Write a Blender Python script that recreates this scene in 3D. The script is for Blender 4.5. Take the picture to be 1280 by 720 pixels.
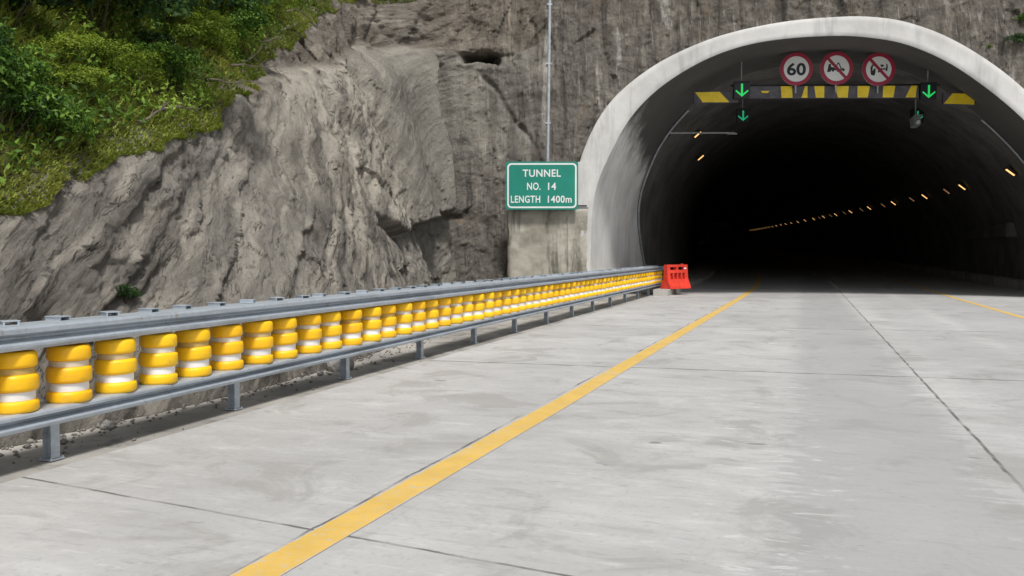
import bpy, bmesh, math, random
import numpy as np
from mathutils import Vector, Matrix

S = bpy.context.scene
for _o in list(bpy.data.objects):
    bpy.data.objects.remove(_o)
C = S.collection
RNG = np.random.default_rng(7)
random.seed(7)
PI = math.pi
R = math.radians

# ------------------------------------------------------------------ camera, sky, sun, exposure
cam_d = bpy.data.cameras.new('camera')
cam_d.sensor_width = 36.0
cam_d.lens = 36.0 * 1050.0 / 1280.0
cam_d.clip_start = 0.05
cam_d.clip_end = 5000.0
cam = bpy.data.objects.new('camera', cam_d)
C.objects.link(cam)
cam.location = (0, 0, 1.5)
cam.rotation_euler = (R(90 - 2.3996), 0, R(19.1528))
S.camera = cam

SUN_DIR = Vector((0.32, -0.50, 1.0)).normalized()
SUN_EL = math.asin(SUN_DIR.z)
SUN_AZ = math.atan2(SUN_DIR.x, SUN_DIR.y)
world = bpy.data.worlds.new('World')
S.world = world
world.use_nodes = True
wn = world.node_tree
sky = wn.nodes.new('ShaderNodeTexSky')
sky.sky_type = 'NISHITA'
sky.sun_disc = False
sky.sun_elevation = SUN_EL
sky.sun_rotation = SUN_AZ
sky.air_density = 1.0
sky.dust_density = 3.0
hs = wn.nodes.new('ShaderNodeHueSaturation')
hs.inputs['Saturation'].default_value = 0.30          # thin cloud: a pale, almost neutral sky
wn.links.new(sky.outputs[0], hs.inputs['Color'])
bg = wn.nodes['Background']
wn.links.new(hs.outputs[0], bg.inputs['Color'])
bg.inputs['Strength'].default_value = 0.10

sun_d = bpy.data.lights.new('sun', 'SUN')
sun_d.energy = 3.0
sun_d.angle = R(9)
sun_d.color = (1.0, 0.97, 0.93)
sun = bpy.data.objects.new('sun', sun_d)
C.objects.link(sun)
sun.rotation_euler = SUN_DIR.to_track_quat('Z', 'Y').to_euler()

S.view_settings.view_transform = 'Standard'
S.view_settings.look = 'None'
S.view_settings.gamma = 1.0
S.view_settings.exposure = 0.22
S.render.engine = 'CYCLES'
S.cycles.max_bounces = 6
S.cycles.diffuse_bounces = 4

# ------------------------------------------------------------------ numpy helpers
#<PURE>
def _hash(ix, iy, iz, seed):
    h = (ix * 374761393 + iy * 668265263 + iz * 2147483647 + seed * 1274126177) & 0xFFFFFFFF
    h = ((h ^ (h >> 13)) * 1274126177) & 0xFFFFFFFF
    h = ((h ^ (h >> 16)) * 2246822519) & 0xFFFFFFFF
    return (h ^ (h >> 15)) & 0xFFFFFFFF

def noise(x, y, z=0.0, seed=0):
    """gradient noise, about -1..1"""
    x, y, z = np.broadcast_arrays(np.asarray(x, float), np.asarray(y, float), np.asarray(z, float))
    x0, y0, z0 = np.floor(x), np.floor(y), np.floor(z)
    fx, fy, fz = x - x0, y - y0, z - z0
    ix, iy, iz = x0.astype(np.int64), y0.astype(np.int64), z0.astype(np.int64)
    def w(t): return t * t * t * (t * (t * 6 - 15) + 10)
    u, v, s = w(fx), w(fy), w(fz)
    def g(a, b, c):
        h = _hash(ix + a, iy + b, iz + c, seed)
        gx = (h & 1023) / 511.5 - 1; gy = ((h >> 10) & 1023) / 511.5 - 1; gz = ((h >> 20) & 1023) / 511.5 - 1
        return gx * (fx - a) + gy * (fy - b) + gz * (fz - c)
    def L(p, q, t): return p + (q - p) * t
    n = L(L(L(g(0,0,0), g(1,0,0), u), L(g(0,1,0), g(1,1,0), u), v),
          L(L(g(0,0,1), g(1,0,1), u), L(g(0,1,1), g(1,1,1), u), v), s)
    return n * 1.25

def fbm(x, y, z=0.0, seed=0, octv=4, gain=0.5):
    t = 0.0; a = 1.0; f = 1.0
    for i in range(octv):
        t = t + a * noise(np.asarray(x) * f, np.asarray(y) * f, np.asarray(z) * f, seed + i * 17)
        a *= gain; f *= 2.03
    return t

def ridge(x, y, z=0.0, seed=0, octv=3):
    t = 0.0; a = 1.0; f = 1.0
    for i in range(octv):
        t = t + a * (1 - 2 * np.abs(noise(np.asarray(x) * f, np.asarray(y) * f, np.asarray(z) * f, seed + i * 13)))
        a *= 0.5; f *= 2.1
    return t

def sstep(a, b, x):
    t = np.clip((np.asarray(x, float) - a) / (b - a), 0, 1)
    return t * t * (3 - 2 * t)

def bump(x, x0, w):
    return np.exp(-((np.asarray(x) - x0) / w) ** 2)

def catmull(pts, n=24):
    P = np.asarray(pts, float)
    P = np.vstack([2 * P[0] - P[1], P, 2 * P[-1] - P[-2]])
    out = []
    for i in range(1, len(P) - 2):
        t = np.linspace(0, 1, n, endpoint=False)[:, None]
        a, b, c, d = P[i-1], P[i], P[i+1], P[i+2]
        out.append(0.5 * (2*b + (c-a)*t + (2*a-5*b+4*c-d)*t*t + (3*b-a-3*c+d)*t**3))
    out.append(P[-2][None])
    return np.vstack(out)

def resample(P, n):
    d = np.r_[0, np.cumsum(np.linalg.norm(np.diff(P[:, :2], axis=0), axis=1))]
    s = np.linspace(0, d[-1], n)
    return np.stack([np.interp(s, d, P[:, k]) for k in range(P.shape[1])], 1), s

# the portal plane: origin at the arch's left foot, u along the face, t into the tunnel
PSI = math.radians(18.0)
PO = np.array([-6.4, 26.0, 0.0])
PE = np.array([math.cos(PSI), math.sin(PSI), 0.0])

def bend(y):
    """leftward drift of the tunnel axis"""
    y = np.asarray(y, float)
    s = np.clip(y - 34, 0, None)
    ramp = 26.0
    a = 0.105
    d = np.where(s < ramp, a * s * s / (2 * ramp), a * ramp / 2 + a * (s - ramp))
    return d + 0.00004 * np.clip(s - 40, 0, None) ** 2

def grade(y):
    s = np.clip(np.asarray(y, float) - 30, 0, None)
    return 0.016 * s * s / (s + 12)

def warp(P):
    P = np.array(P, float)
    y = P[..., 1].copy()
    P[..., 0] -= bend(y)
    P[..., 2] += grade(y)
    return P

def loc(u, t, z):
    return PO + PE * u + np.array([0, t, 0]) + np.array([0, 0, z])

INNER = [(0.06,-0.2),(0.02,0.5),(0.0,1.2),(0.03,2.1),(0.08,3.0),(0.22,3.7),(0.53,4.45),(1.2,5.68),(2.11,6.64),(3.38,7.45),(4.66,7.94),(5.94,8.17),(7.4,8.26),(8.5,8.22),(9.75,8.0),(11.04,7.46),(12.3,6.63),(13.48,5.64),(14.55,4.45),(15.3,3.1),(15.7,1.6),(15.8,0.4),(15.8,-0.2)]
OUTER = [(-0.62,-0.2),(-0.64,0.5),(-0.62,1.3),(-0.56,2.3),(-0.46,3.5),(-0.33,4.43),(0.19,5.64),(0.9,6.55),(2.05,7.42),(3.38,8.06),(4.64,8.45),(6.1,8.72),(7.5,8.84),(8.6,8.85),(9.74,8.69),(11.01,8.24),(12.3,7.5),(13.46,6.6),(14.9,5.2),(15.9,3.5),(16.4,1.7),(16.5,0.4),(16.5,-0.2)]
NP = 120
inner_p, _ = resample(catmull(INNER), NP)
outer_p, _ = resample(catmull(OUTER), NP)

# the rock face: a path along its foot, leaning back by cot per metre of height
PATH = [(-5.95,-16,.62),(-5.85,-8,.62),(-5.8,0,.62),(-5.8,5,.62),(-5.85,9,.60),(-6.5,13,.54),(-7.9,17,.44),(-9.6,21,.34),
        (-10.9,23.6,.26),(-10.7,25.2,.20),(-9.2,26.0,.16),(-7.4,26.55,.16),(-2,28.3,.19),(4,30.2,.21),(10,32.2,.22),(16,34.1,.24),(24,36.7,.28),(34,40,.4)]
path_f = catmull(PATH, 30)
DS = 0.055
_len = np.sum(np.linalg.norm(np.diff(path_f[:, :2], axis=0), axis=1))
path_r, path_s = resample(path_f, int(_len / DS) + 1)
_tan = np.gradient(path_r[:, :2], axis=0)
for _k in range(60):
    _tan[1:-1] = (_tan[:-2] + 2 * _tan[1:-1] + _tan[2:]) / 4
_tan /= np.linalg.norm(_tan, axis=1)[:, None]
path_n = np.stack([_tan[:, 1], -_tan[:, 0]], 1)            # towards the road
UC = float(np.interp(23.6, path_r[:1 + int(np.argmax(path_r[:, 1] > 24.5)), 1], path_s[:1 + int(np.argmax(path_r[:, 1] > 24.5))]))   # arc length at the corner

ZV_U = [0, 15, 21.8, 22.5, 23.5, 24.7, 26.3, 26.8, 29.3, 33.5, 40.5, 44, 50, 95]      # height where the plants begin, along the path
ZV_Z = [1.0, 1.4, 2.0, 2.3, 2.7, 3.0, 3.4, 3.8, 4.6, 6.2, 9.2, 11.5, 13.5, 15]
ZL_U = [0, 22, 26.3, 28.5, 31.4, 35.5, 39.3, 41.3, 42.3, 43.2, 44.1, 46, 50]              # ledge where the sprayed crust ends
ZL_Z = [9, 6, 3.75, 4.15, 5.0, 6.1, 7.3, 8.1, 8.45, 8.2, 8.0, 9.5, 14]

def veg_line(u):
    return np.interp(u, ZV_U, ZV_Z)

def surf(u, z, detail=True):
    """a point of the rock face: u arc length along the foot, z height"""
    u, z = np.broadcast_arrays(np.asarray(u, float), np.asarray(z, float))
    px = np.interp(u, path_s, path_r[:, 0]); py = np.interp(u, path_s, path_r[:, 1]); c = np.interp(u, path_s, path_r[:, 2])
    nx = np.interp(u, path_s, path_n[:, 0]); ny = np.interp(u, path_s, path_n[:, 1])
    zv = veg_line(u)
    zz = np.clip(z, 0, None)
    back = c * np.minimum(zz, zv) + 0.95 * np.clip(zz - zv, 0, None)
    d = displace(u, zz) if detail else 0.0
    k = d - back
    return np.stack([px + nx * k, py + ny * k, z + 0.0 * u], -1)

def facets(x, y, seed, tilt=0.5, jump=0.3):
    """broken planes: every cell of a Voronoi pattern is its own tilted, shifted facet"""
    x, y = np.broadcast_arrays(np.asarray(x, float), np.asarray(y, float))
    ix, iy = np.floor(x).astype(np.int64), np.floor(y).astype(np.int64)
    best = np.full(x.shape, 1e9); out = np.zeros(x.shape)
    for a in (-1, 0, 1):
        for b in (-1, 0, 1):
            cx, cy = ix + a, iy + b
            h = _hash(cx, cy, cx * 0 + 3, seed); g = _hash(cx, cy, cx * 0 + 9, seed)
            px = cx + (h & 1023) / 1023.0; py = cy + ((h >> 10) & 1023) / 1023.0
            dx, dy = x - px, y - py
            d = dx * dx + dy * dy
            v = ((g & 1023) / 511.5 - 1) * jump + dx * (((g >> 10) & 1023) / 511.5 - 1) * tilt + dy * (((g >> 20) & 1023) / 511.5 - 1) * tilt
            m = d < best
            best = np.where(m, d, best); out = np.where(m, v, out)
    return out

def displace(u, z):
    face = sstep(UC + 0.5, UC + 3.0, u)                    # 0 on the long slope, 1 on the wall around the portal
    d = 0.20 * fbm(u / 5.0, z / 3.6, 0.3, 3, 2)
    wob = 0.16 * fbm(u / 1.6, z / 1.6, 1.7, 11, 3)
    # scraped beds that climb towards the tunnel on the long slope, upright on the wall
    sa = -u * 0.55 + z * 0.835 + wob; sb = u * 0.835 + z * 0.55
    butt = sstep(31, 34, u) * (1 - face)
    amp = 1 - 0.5 * butt
    left = ridge(sa / 0.95, sb / 8.0, 0.2, 21, 3) * 0.050 + ridge(sa / 0.26, sb / 5.0, 0.9, 27, 3) * 0.045 + 0.10 * facets(sa / 0.34, sb / 3.4, 29, 0.5, 0.42) + 0.06 * facets(sa / 0.2, sb / 0.8, 30, 0.4, 0.4)
    up = u + wob
    right = ridge(up / 1.1, z / 8, 0.6, 31, 3) * 0.11 + 0.15 * facets(up / 0.55, z / 3.4, 33, 0.5, 0.4) + 0.05 * facets(up / 0.2, z / 0.7, 37, 0.5, 0.4)
    d = d + left * amp * (1 - face) + right * face
    # blocks
    w = 0.3 * fbm(u / 1.1, z / 1.1, 2.2, 61, 3)
    d = d + (0.07 + 0.24 * butt) * facets((u + w) / 1.7, (z + w * 0.6) / 1.5, 63, 0.55, 0.3)
    d = d + (0.05 + 0.05 * butt) * facets((u - w) / 0.55, (z + w) / 0.6, 65, 0.6, 0.3)
    d = d + 0.06 * fbm(u / 0.7, z / 0.7, 0.1, 41, 3)
    w3 = 0.10 * fbm(u / 0.3, z / 0.3, 6.0, 47, 2)
    rough = 0.35 + 0.65 * sstep(-0.25, 0.35, noise(u / 2.1, z / 1.7, 8.0, 49))
    d = d + rough * (0.055 * facets((sa + w3) / 0.16, (sb + w3) / 0.30, 55, 0.6, 0.4) * (1 - face) + 0.055 * facets((u + w3) / 0.17, (z - w3) / 0.26, 57, 0.6, 0.4) * face)
    d = d + rough * 0.022 * facets((u + w3) / 0.075, (z + w3) / 0.08, 59, 0.6, 0.4)
    block = sstep(36.5, 38.0, u) * sstep(42.3, 41.9, u) * sstep(2.4, 3.0, z) * sstep(8.6, 8.0, z)
    d = d * (1 - 0.72 * block)
    d = d - 0.16 * 1.5 * np.exp(-((u - 42.35 + 0.3 * wob) / 0.10) ** 2) * sstep(8.0, 7.0, z)
    d = d + features(u, z)
    zl = ledge_line(u)
    upper = sstep(zl - 0.1, zl + 0.1, z) * sstep(26, 28, u) * sstep(47, 43, u)
    du = u - 0.35 * z + wob * 1.5
    d = d + upper * (ridge(du / 0.75, z / 6.0, 0.4, 83, 3) * 0.10 + 0.14 * facets(du / 0.35, z / 2.4, 85, 0.5, 0.4))
    foot = sstep(0.0, 0.5, z)
    return d * (0.35 + 0.65 * foot)

def ledge_line(u):
    return np.interp(u, ZL_U, ZL_Z)

def notch_line(u):
    return np.interp(u, [26, 29, 30.5, 32, 35, 38, 42, 44], [0.0, 1.2, 1.7, 2.25, 1.95, 2.35, 2.8, 2.9])

def features(u, z):
    w1 = 0.22 * fbm(u / 0.9, z / 0.9, 3.3, 71, 3)
    w2 = 0.25 * fbm(u / 1.3, z / 1.1, 4.1, 75, 3)
    zl = ledge_line(u) + w1 * 0.8
    # the buttress: swells out towards its right-hand edge and breaks off there
    edge = 42.0 + 0.10 * np.sin(z * 1.7) + w2 * 0.7
    prof = 1.05 * sstep(34.0, 39.8, u + w2 * 0.5) * sstep(edge + 0.14, edge - 0.06, u)
    prof = prof + 0.35 * bump(u + w2, 34.2, 1.5) - 0.25 * bump(u + w2, 36.8, 1.2)
    nl = notch_line(u) + w1
    under = sstep(nl - 0.22, nl + 0.12, z)
    lower = sstep(29.5, 33.0, u) * sstep(43.2, 42.0, u)
    d = prof * (0.25 + 0.75 * under) * sstep(zl + 0.15, zl - 0.9, z)
    d = d - 0.14 * lower * (1 - under)
    d = d - 0.15 * lower * np.exp(-((z - nl + 0.15) / 0.13) ** 2)
    d = d - 0.25 * np.exp(-((u - 30.2 - (1.6 - z) * 0.5 + w1) / 0.16) ** 2) * sstep(2.3, 1.7, z)
    # ledge
    on = sstep(25.8, 27.0, u) * sstep(46.0, 44.4, u)
    d = d - 0.34 * on * sstep(zl - 0.06, zl + 0.10, z)
    d = d + 0.08 * on * np.exp(-((z - zl + 0.28) / 0.3) ** 2)
    # hollow and crack right of the buttress
    hz = z - 8.12 + 0.35 * np.abs(u - 43.2) * (z < 8.12) - 0.05 * np.abs(u - 43.2)
    d = d - 1.3 * np.exp(-(((u - 43.25 + w1 * 0.8) / 0.40) ** 4) - ((hz + w1 * 0.5 + 0.12 * (u - 43.2)) / 0.13) ** 4)
    d = d + 0.25 * np.exp(-(((u - 43.1) / 0.5) ** 2) - ((z - 8.48) / 0.15) ** 2)
    cu = np.interp(z, [5.0, 6.0, 6.8, 7.5, 8.0], [44.9, 44.15, 43.7, 43.2, 43.25]) + w1 * 0.5
    d = d - 0.16 * np.exp(-((u - cu) / 0.10) ** 2) * sstep(4.6, 5.6, z) * sstep(8.2, 7.9, z)
    d = d + 0.20 * np.exp(-(((u - 44.9 + w1) / 0.55) ** 2) - ((z - 6.9) / 0.8) ** 2)
    # big soft shoulder left of the buttress, gully beside it
    d = d + 0.20 * bump(-u * 0.45 + z * 0.89 + w2, -10.6, 0.8) * sstep(45, 38, u) - 0.18 * bump(-u * 0.45 + z * 0.89 + w2, -9.4, 0.5) * sstep(40, 36, u)
    return d

def rock_tones(u, z):
    w = fbm(u / 1.4, z / 1.4, 7.7, 81, 3)
    zl = ledge_line(u); zv = veg_line(u)
    above = sstep(zl - 0.08, zl + 0.12, z + 0.15 * w)
    wall = sstep(42.0, 42.5, u + 0.2 * w)
    brown = np.clip(above * sstep(25.8, 27.0, u) * (0.75 + 0.5 * w) + wall * sstep(8.0, 9.2, z + w) * 0.9 + wall * sstep(46, 52, u) * 0.6, 0, 1)
    shot = np.clip(sstep(36.0, 37.4, u + 0.5 * w) * (1 - wall) * (1 - above) * (0.85 + 0.5 * w), 0, 1)
    shot = np.maximum(shot, (bump(u, 27.6, 0.9) * bump(z, 3.75, 0.35)))
    shot = np.maximum(shot, 0.6 * wall * sstep(3.0, 4.4, z + w) * sstep(44.8, 44.0, u + 0.4 * w) * (1 - above))
    pale = sstep(27.5, 30.5, u + w) * sstep(38.6, 36.2, u + 0.6 * w) * sstep(notch_line(u) - 0.1, notch_line(u) + 0.8, z) * (1 - above) * np.clip(0.7 + 0.8 * w, 0, 1)  # fresh scraped stone, with the slab's highlight also put into its colour
    stain_shade = np.clip(wall * sstep(5.8, 3.6, z + 1.3 * w) + wall * sstep(44.3, 45.6, u + 0.5 * w) * 0.9, 0, 1)
    stain_shade = stain_shade * sstep(0.0, 0.25, stain_shade)
    return brown, shot, stain_shade, pale
#</PURE>

# ------------------------------------------------------------------ mesh helpers
def link_mesh(name, V, F, mat=None, parent=None, smooth=True, uv=None):
    me = bpy.data.meshes.new(name)
    V = np.asarray(V, float).reshape(-1, 3)
    if isinstance(F, np.ndarray) and F.ndim == 2:
        nf, k = F.shape
        me.vertices.add(len(V)); me.vertices.foreach_set('co', V.ravel())
        me.loops.add(nf * k); me.loops.foreach_set('vertex_index', F.astype(np.int32).ravel())
        me.polygons.add(nf); me.polygons.foreach_set('loop_start', np.arange(0, nf * k, k, dtype=np.int32))
        me.update(calc_edges=True)
    else:
        me.from_pydata([tuple(v) for v in V], [], F)
    if smooth:
        me.polygons.foreach_set('use_smooth', np.ones(len(me.polygons), dtype=bool))
    if uv is not None:
        lay = me.uv_layers.new(name='surf')
        idx = np.empty(len(me.loops), dtype=np.int32); me.loops.foreach_get('vertex_index', idx)
        lay.data.foreach_set('uv', np.asarray(uv, float)[idx].ravel())
    me.validate()
    return link(name, me, mat, parent)

def link(name, me, mat=None, parent=None):
    o = bpy.data.objects.new(name, me)
    C.objects.link(o)
    if mat is not None:
        me.materials.clear()
        me.materials.append(mat)
    if parent is not None:
        o.parent = parent
    return o

def attr(o, name, vals):
    a = o.data.attributes.new(name, 'FLOAT', 'POINT')
    a.data.foreach_set('value', np.asarray(vals, dtype=np.float32).ravel())

def tag(o, label, cat, group=None):
    o['label'] = label; o['category'] = cat
    if group: o['group'] = group
    return o

def thing(name, label, cat, at=(0, 0, 0), rz=0.0, group=None):
    o = bpy.data.objects.new(name, None)
    C.objects.link(o)
    o.location = tuple(at); o.rotation_euler = (0, 0, rz)
    o.empty_display_size = 0.2
    return tag(o, label, cat, group)

def structure(o):
    o['kind'] = 'structure'
    return o

def copy_tree(o, parent=None):
    c = o.copy(); C.objects.link(c)
    if parent is not None: c.parent = parent
    for ch in list(o.children): copy_tree(ch, c)
    return c

class MB:
    """collects shapes into one mesh"""
    def __init__(self): self.bm = bmesh.new()
    def box(self, c, s, rot=None, bev=0.0):
        g = bmesh.ops.create_cube(self.bm, size=1.0)
        M = Matrix.Translation(c) @ (rot.to_4x4() if rot is not None else Matrix.Identity(4)) @ Matrix.Diagonal((*s, 1))
        bmesh.ops.transform(self.bm, matrix=M, verts=g['verts'])
        if bev:
            ed = list({e for v in g['verts'] for e in v.link_edges})
            bmesh.ops.bevel(self.bm, geom=ed, offset=bev, segments=2, affect='EDGES', profile=0.5)
        return self
    def cyl(self, a, b, r, r2=None, n=16, cap=True):
        a, b = Vector(a), Vector(b)
        d = b - a
        g = bmesh.ops.create_cone(self.bm, cap_ends=cap, segments=n, radius1=r, radius2=r if r2 is None else r2, depth=d.length)
        M = Matrix.Translation((a + b) / 2) @ d.to_track_quat('Z', 'Y').to_matrix().to_4x4()
        bmesh.ops.transform(self.bm, matrix=M, verts=g['verts'])
        return self
    def lathe(self, prof, at=(0, 0, 0), n=28):
        rings = []
        for r, z in prof:
            rings.append([self.bm.verts.new((at[0] + r * math.cos(2*PI*k/n), at[1] + r * math.sin(2*PI*k/n), at[2] + z)) for k in range(n)])
        for A, B in zip(rings[:-1], rings[1:]):
            for k in range(n):
                self.bm.faces.new((A[k], A[(k+1) % n], B[(k+1) % n], B[k]))
        self.bm.faces.new(list(reversed(rings[0]))); self.bm.faces.new(rings[-1])
        return self
    def prism(self, poly, y0, y1):
        """polygon in x,z extruded from y0 (front) to y1"""
        A = [self.bm.verts.new((x, y0, z)) for x, z in poly]
        B = [self.bm.verts.new((x, y1, z)) for x, z in poly]
        n = len(poly)
        self.bm.faces.new(A); self.bm.faces.new(list(reversed(B)))
        for k in range(n):
            self.bm.faces.new((A[k], B[k], B[(k+1) % n], A[(k+1) % n]))
        return self
    def sweep(self, prof, y0, y1, ny=1):
        """closed x,z profile swept along y"""
        ys = np.linspace(y0, y1, ny + 1)
        rings = [[self.bm.verts.new((x, y, z)) for x, z in prof] for y in ys]
        n = len(prof)
        for A, B in zip(rings[:-1], rings[1:]):
            for k in range(n):
                self.bm.faces.new((A[k], A[(k+1) % n], B[(k+1) % n], B[k]))
        self.bm.faces.new(list(reversed(rings[0]))); self.bm.faces.new(rings[-1])
        return self
    def tube(self, pts, r, n=8):
        pts = [Vector(p) for p in pts]
        for a, b in zip(pts[:-1], pts[1:]):
            self.cyl(a, b, r, n=n)
        return self
    def build(self, name, mat, parent=None, smooth=None):
        bmesh.ops.recalc_face_normals(self.bm, faces=self.bm.faces)
        me = bpy.data.meshes.new(name)
        self.bm.to_mesh(me); self.bm.free()
        if smooth:
            me.polygons.foreach_set('use_smooth', np.ones(len(me.polygons), dtype=bool))
            me.set_sharp_from_angle(angle=R(smooth))
        return link(name, me, mat, parent)

# ------------------------------------------------------------------ material helpers
class NT:
    def __init__(self, name):
        self.m = bpy.data.materials.new(name); self.m.use_nodes = True
        self.t = self.m.node_tree; self.b = self.t.nodes['Principled BSDF']
    def n(self, kind, **kw):
        x = self.t.nodes.new(kind)
        for k, v in kw.items(): setattr(x, k, v)
        return x
    def l(self, a, b): self.t.links.new(a, b)
    def coords(self, kind='Object'):
        return self.n('ShaderNodeTexCoord').outputs[kind]
    def uv(self): return self.n('ShaderNodeUVMap', uv_map='surf').outputs[0]
    def at(self, name): return self.n('ShaderNodeAttribute', attribute_name=name).outputs['Fac']
    def mapping(self, src, scale=(1, 1, 1), rot=(0, 0, 0), loc=(0, 0, 0)):
        m = self.n('ShaderNodeMapping'); self.l(src, m.inputs[0])
        m.inputs['Scale'].default_value = scale; m.inputs['Rotation'].default_value = rot; m.inputs['Location'].default_value = loc
        return m.outputs[0]
    def noise(self, src, scale, detail=4, rough=0.55, dist=0.0):
        x = self.n('ShaderNodeTexNoise'); self.l(src, x.inputs['Vector'])
        x.inputs['Scale'].default_value = scale; x.inputs['Detail'].default_value = detail
        x.inputs['Roughness'].default_value = rough; x.inputs['Distortion'].default_value = dist
        return x.outputs['Fac']
    def voronoi(self, src, scale, feature='F1', out='Distance'):
        x = self.n('ShaderNodeTexVoronoi', feature=feature); self.l(src, x.inputs['Vector'])
        x.inputs['Scale'].default_value = scale
        return x.outputs[out]
    def ramp(self, src, a, b, va=0.0, vb=1.0):
        x = self.n('ShaderNodeMapRange', interpolation_type='SMOOTHSTEP'); self.l(src, x.inputs[0])
        for i, v in enumerate((a, b, va, vb)): x.inputs[i + 1].default_value = v
        return x.outputs[0]
    def math(self, op, a, b=None, clamp=False):
        x = self.n('ShaderNodeMath', operation=op, use_clamp=clamp)
        for i, v in enumerate((a, b)):
            if v is None: continue
            if isinstance(v, (int, float)): x.inputs[i].default_value = v
            else: self.l(v, x.inputs[i])
        return x.outputs[0]
    def mix(self, fac, a, b, mode='MIX'):
        x = self.n('ShaderNodeMix', data_type='RGBA', blend_type=mode, clamp_factor=True)
        if isinstance(fac, (int, float)): x.inputs[0].default_value = fac
        else: self.l(fac, x.inputs[0])
        for i, v in ((6, a), (7, b)):
            if isinstance(v, tuple): x.inputs[i].default_value = (*v, 1)
            else: self.l(v, x.inputs[i])
        return x.outputs[2]
    def bump(self, h, strength=0.5, dist=0.02, prev=None):
        x = self.n('ShaderNodeBump'); self.l(h, x.inputs['Height'])
        x.inputs['Strength'].default_value = strength; x.inputs['Distance'].default_value = dist
        if prev is not None: self.l(prev, x.inputs['Normal'])
        return x.outputs[0]
    def out(self, col=None, rough=None, normal=None, metal=0.0, spec=0.5):
        b = self.b
        if col is not None:
            if isinstance(col, tuple): b.inputs['Base Color'].default_value = (*col, 1)
            else: self.l(col, b.inputs['Base Color'])
        if rough is not None:
            if isinstance(rough, (int, float)): b.inputs['Roughness'].default_value = rough
            else: self.l(rough, b.inputs['Roughness'])
        if normal is not None: self.l(normal, b.inputs['Normal'])
        b.inputs['Metallic'].default_value = metal
        b.inputs['Specular IOR Level'].default_value = spec
        return self.m

def plain(name, col, rough=0.5, metal=0.0, wear=0.15, scale=6.0, spec=0.5):
    """a painted or bare surface with slight uneven wear"""
    t = NT(name); c = t.coords()
    f = t.ramp(t.noise(c, scale, 5, 0.6), 0.3, 0.75)
    dk = tuple(v * (1 - wear * 1.6) for v in col)
    return t.out(t.mix(f, dk, col), rough, None, metal, spec)

def emis(name, col, strength):
    t = NT(name)
    t.b.inputs['Base Color'].default_value = (*col, 1)
    t.b.inputs['Emission Color'].default_value = (*col, 1)
    t.b.inputs['Emission Strength'].default_value = strength
    return t.m

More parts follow.
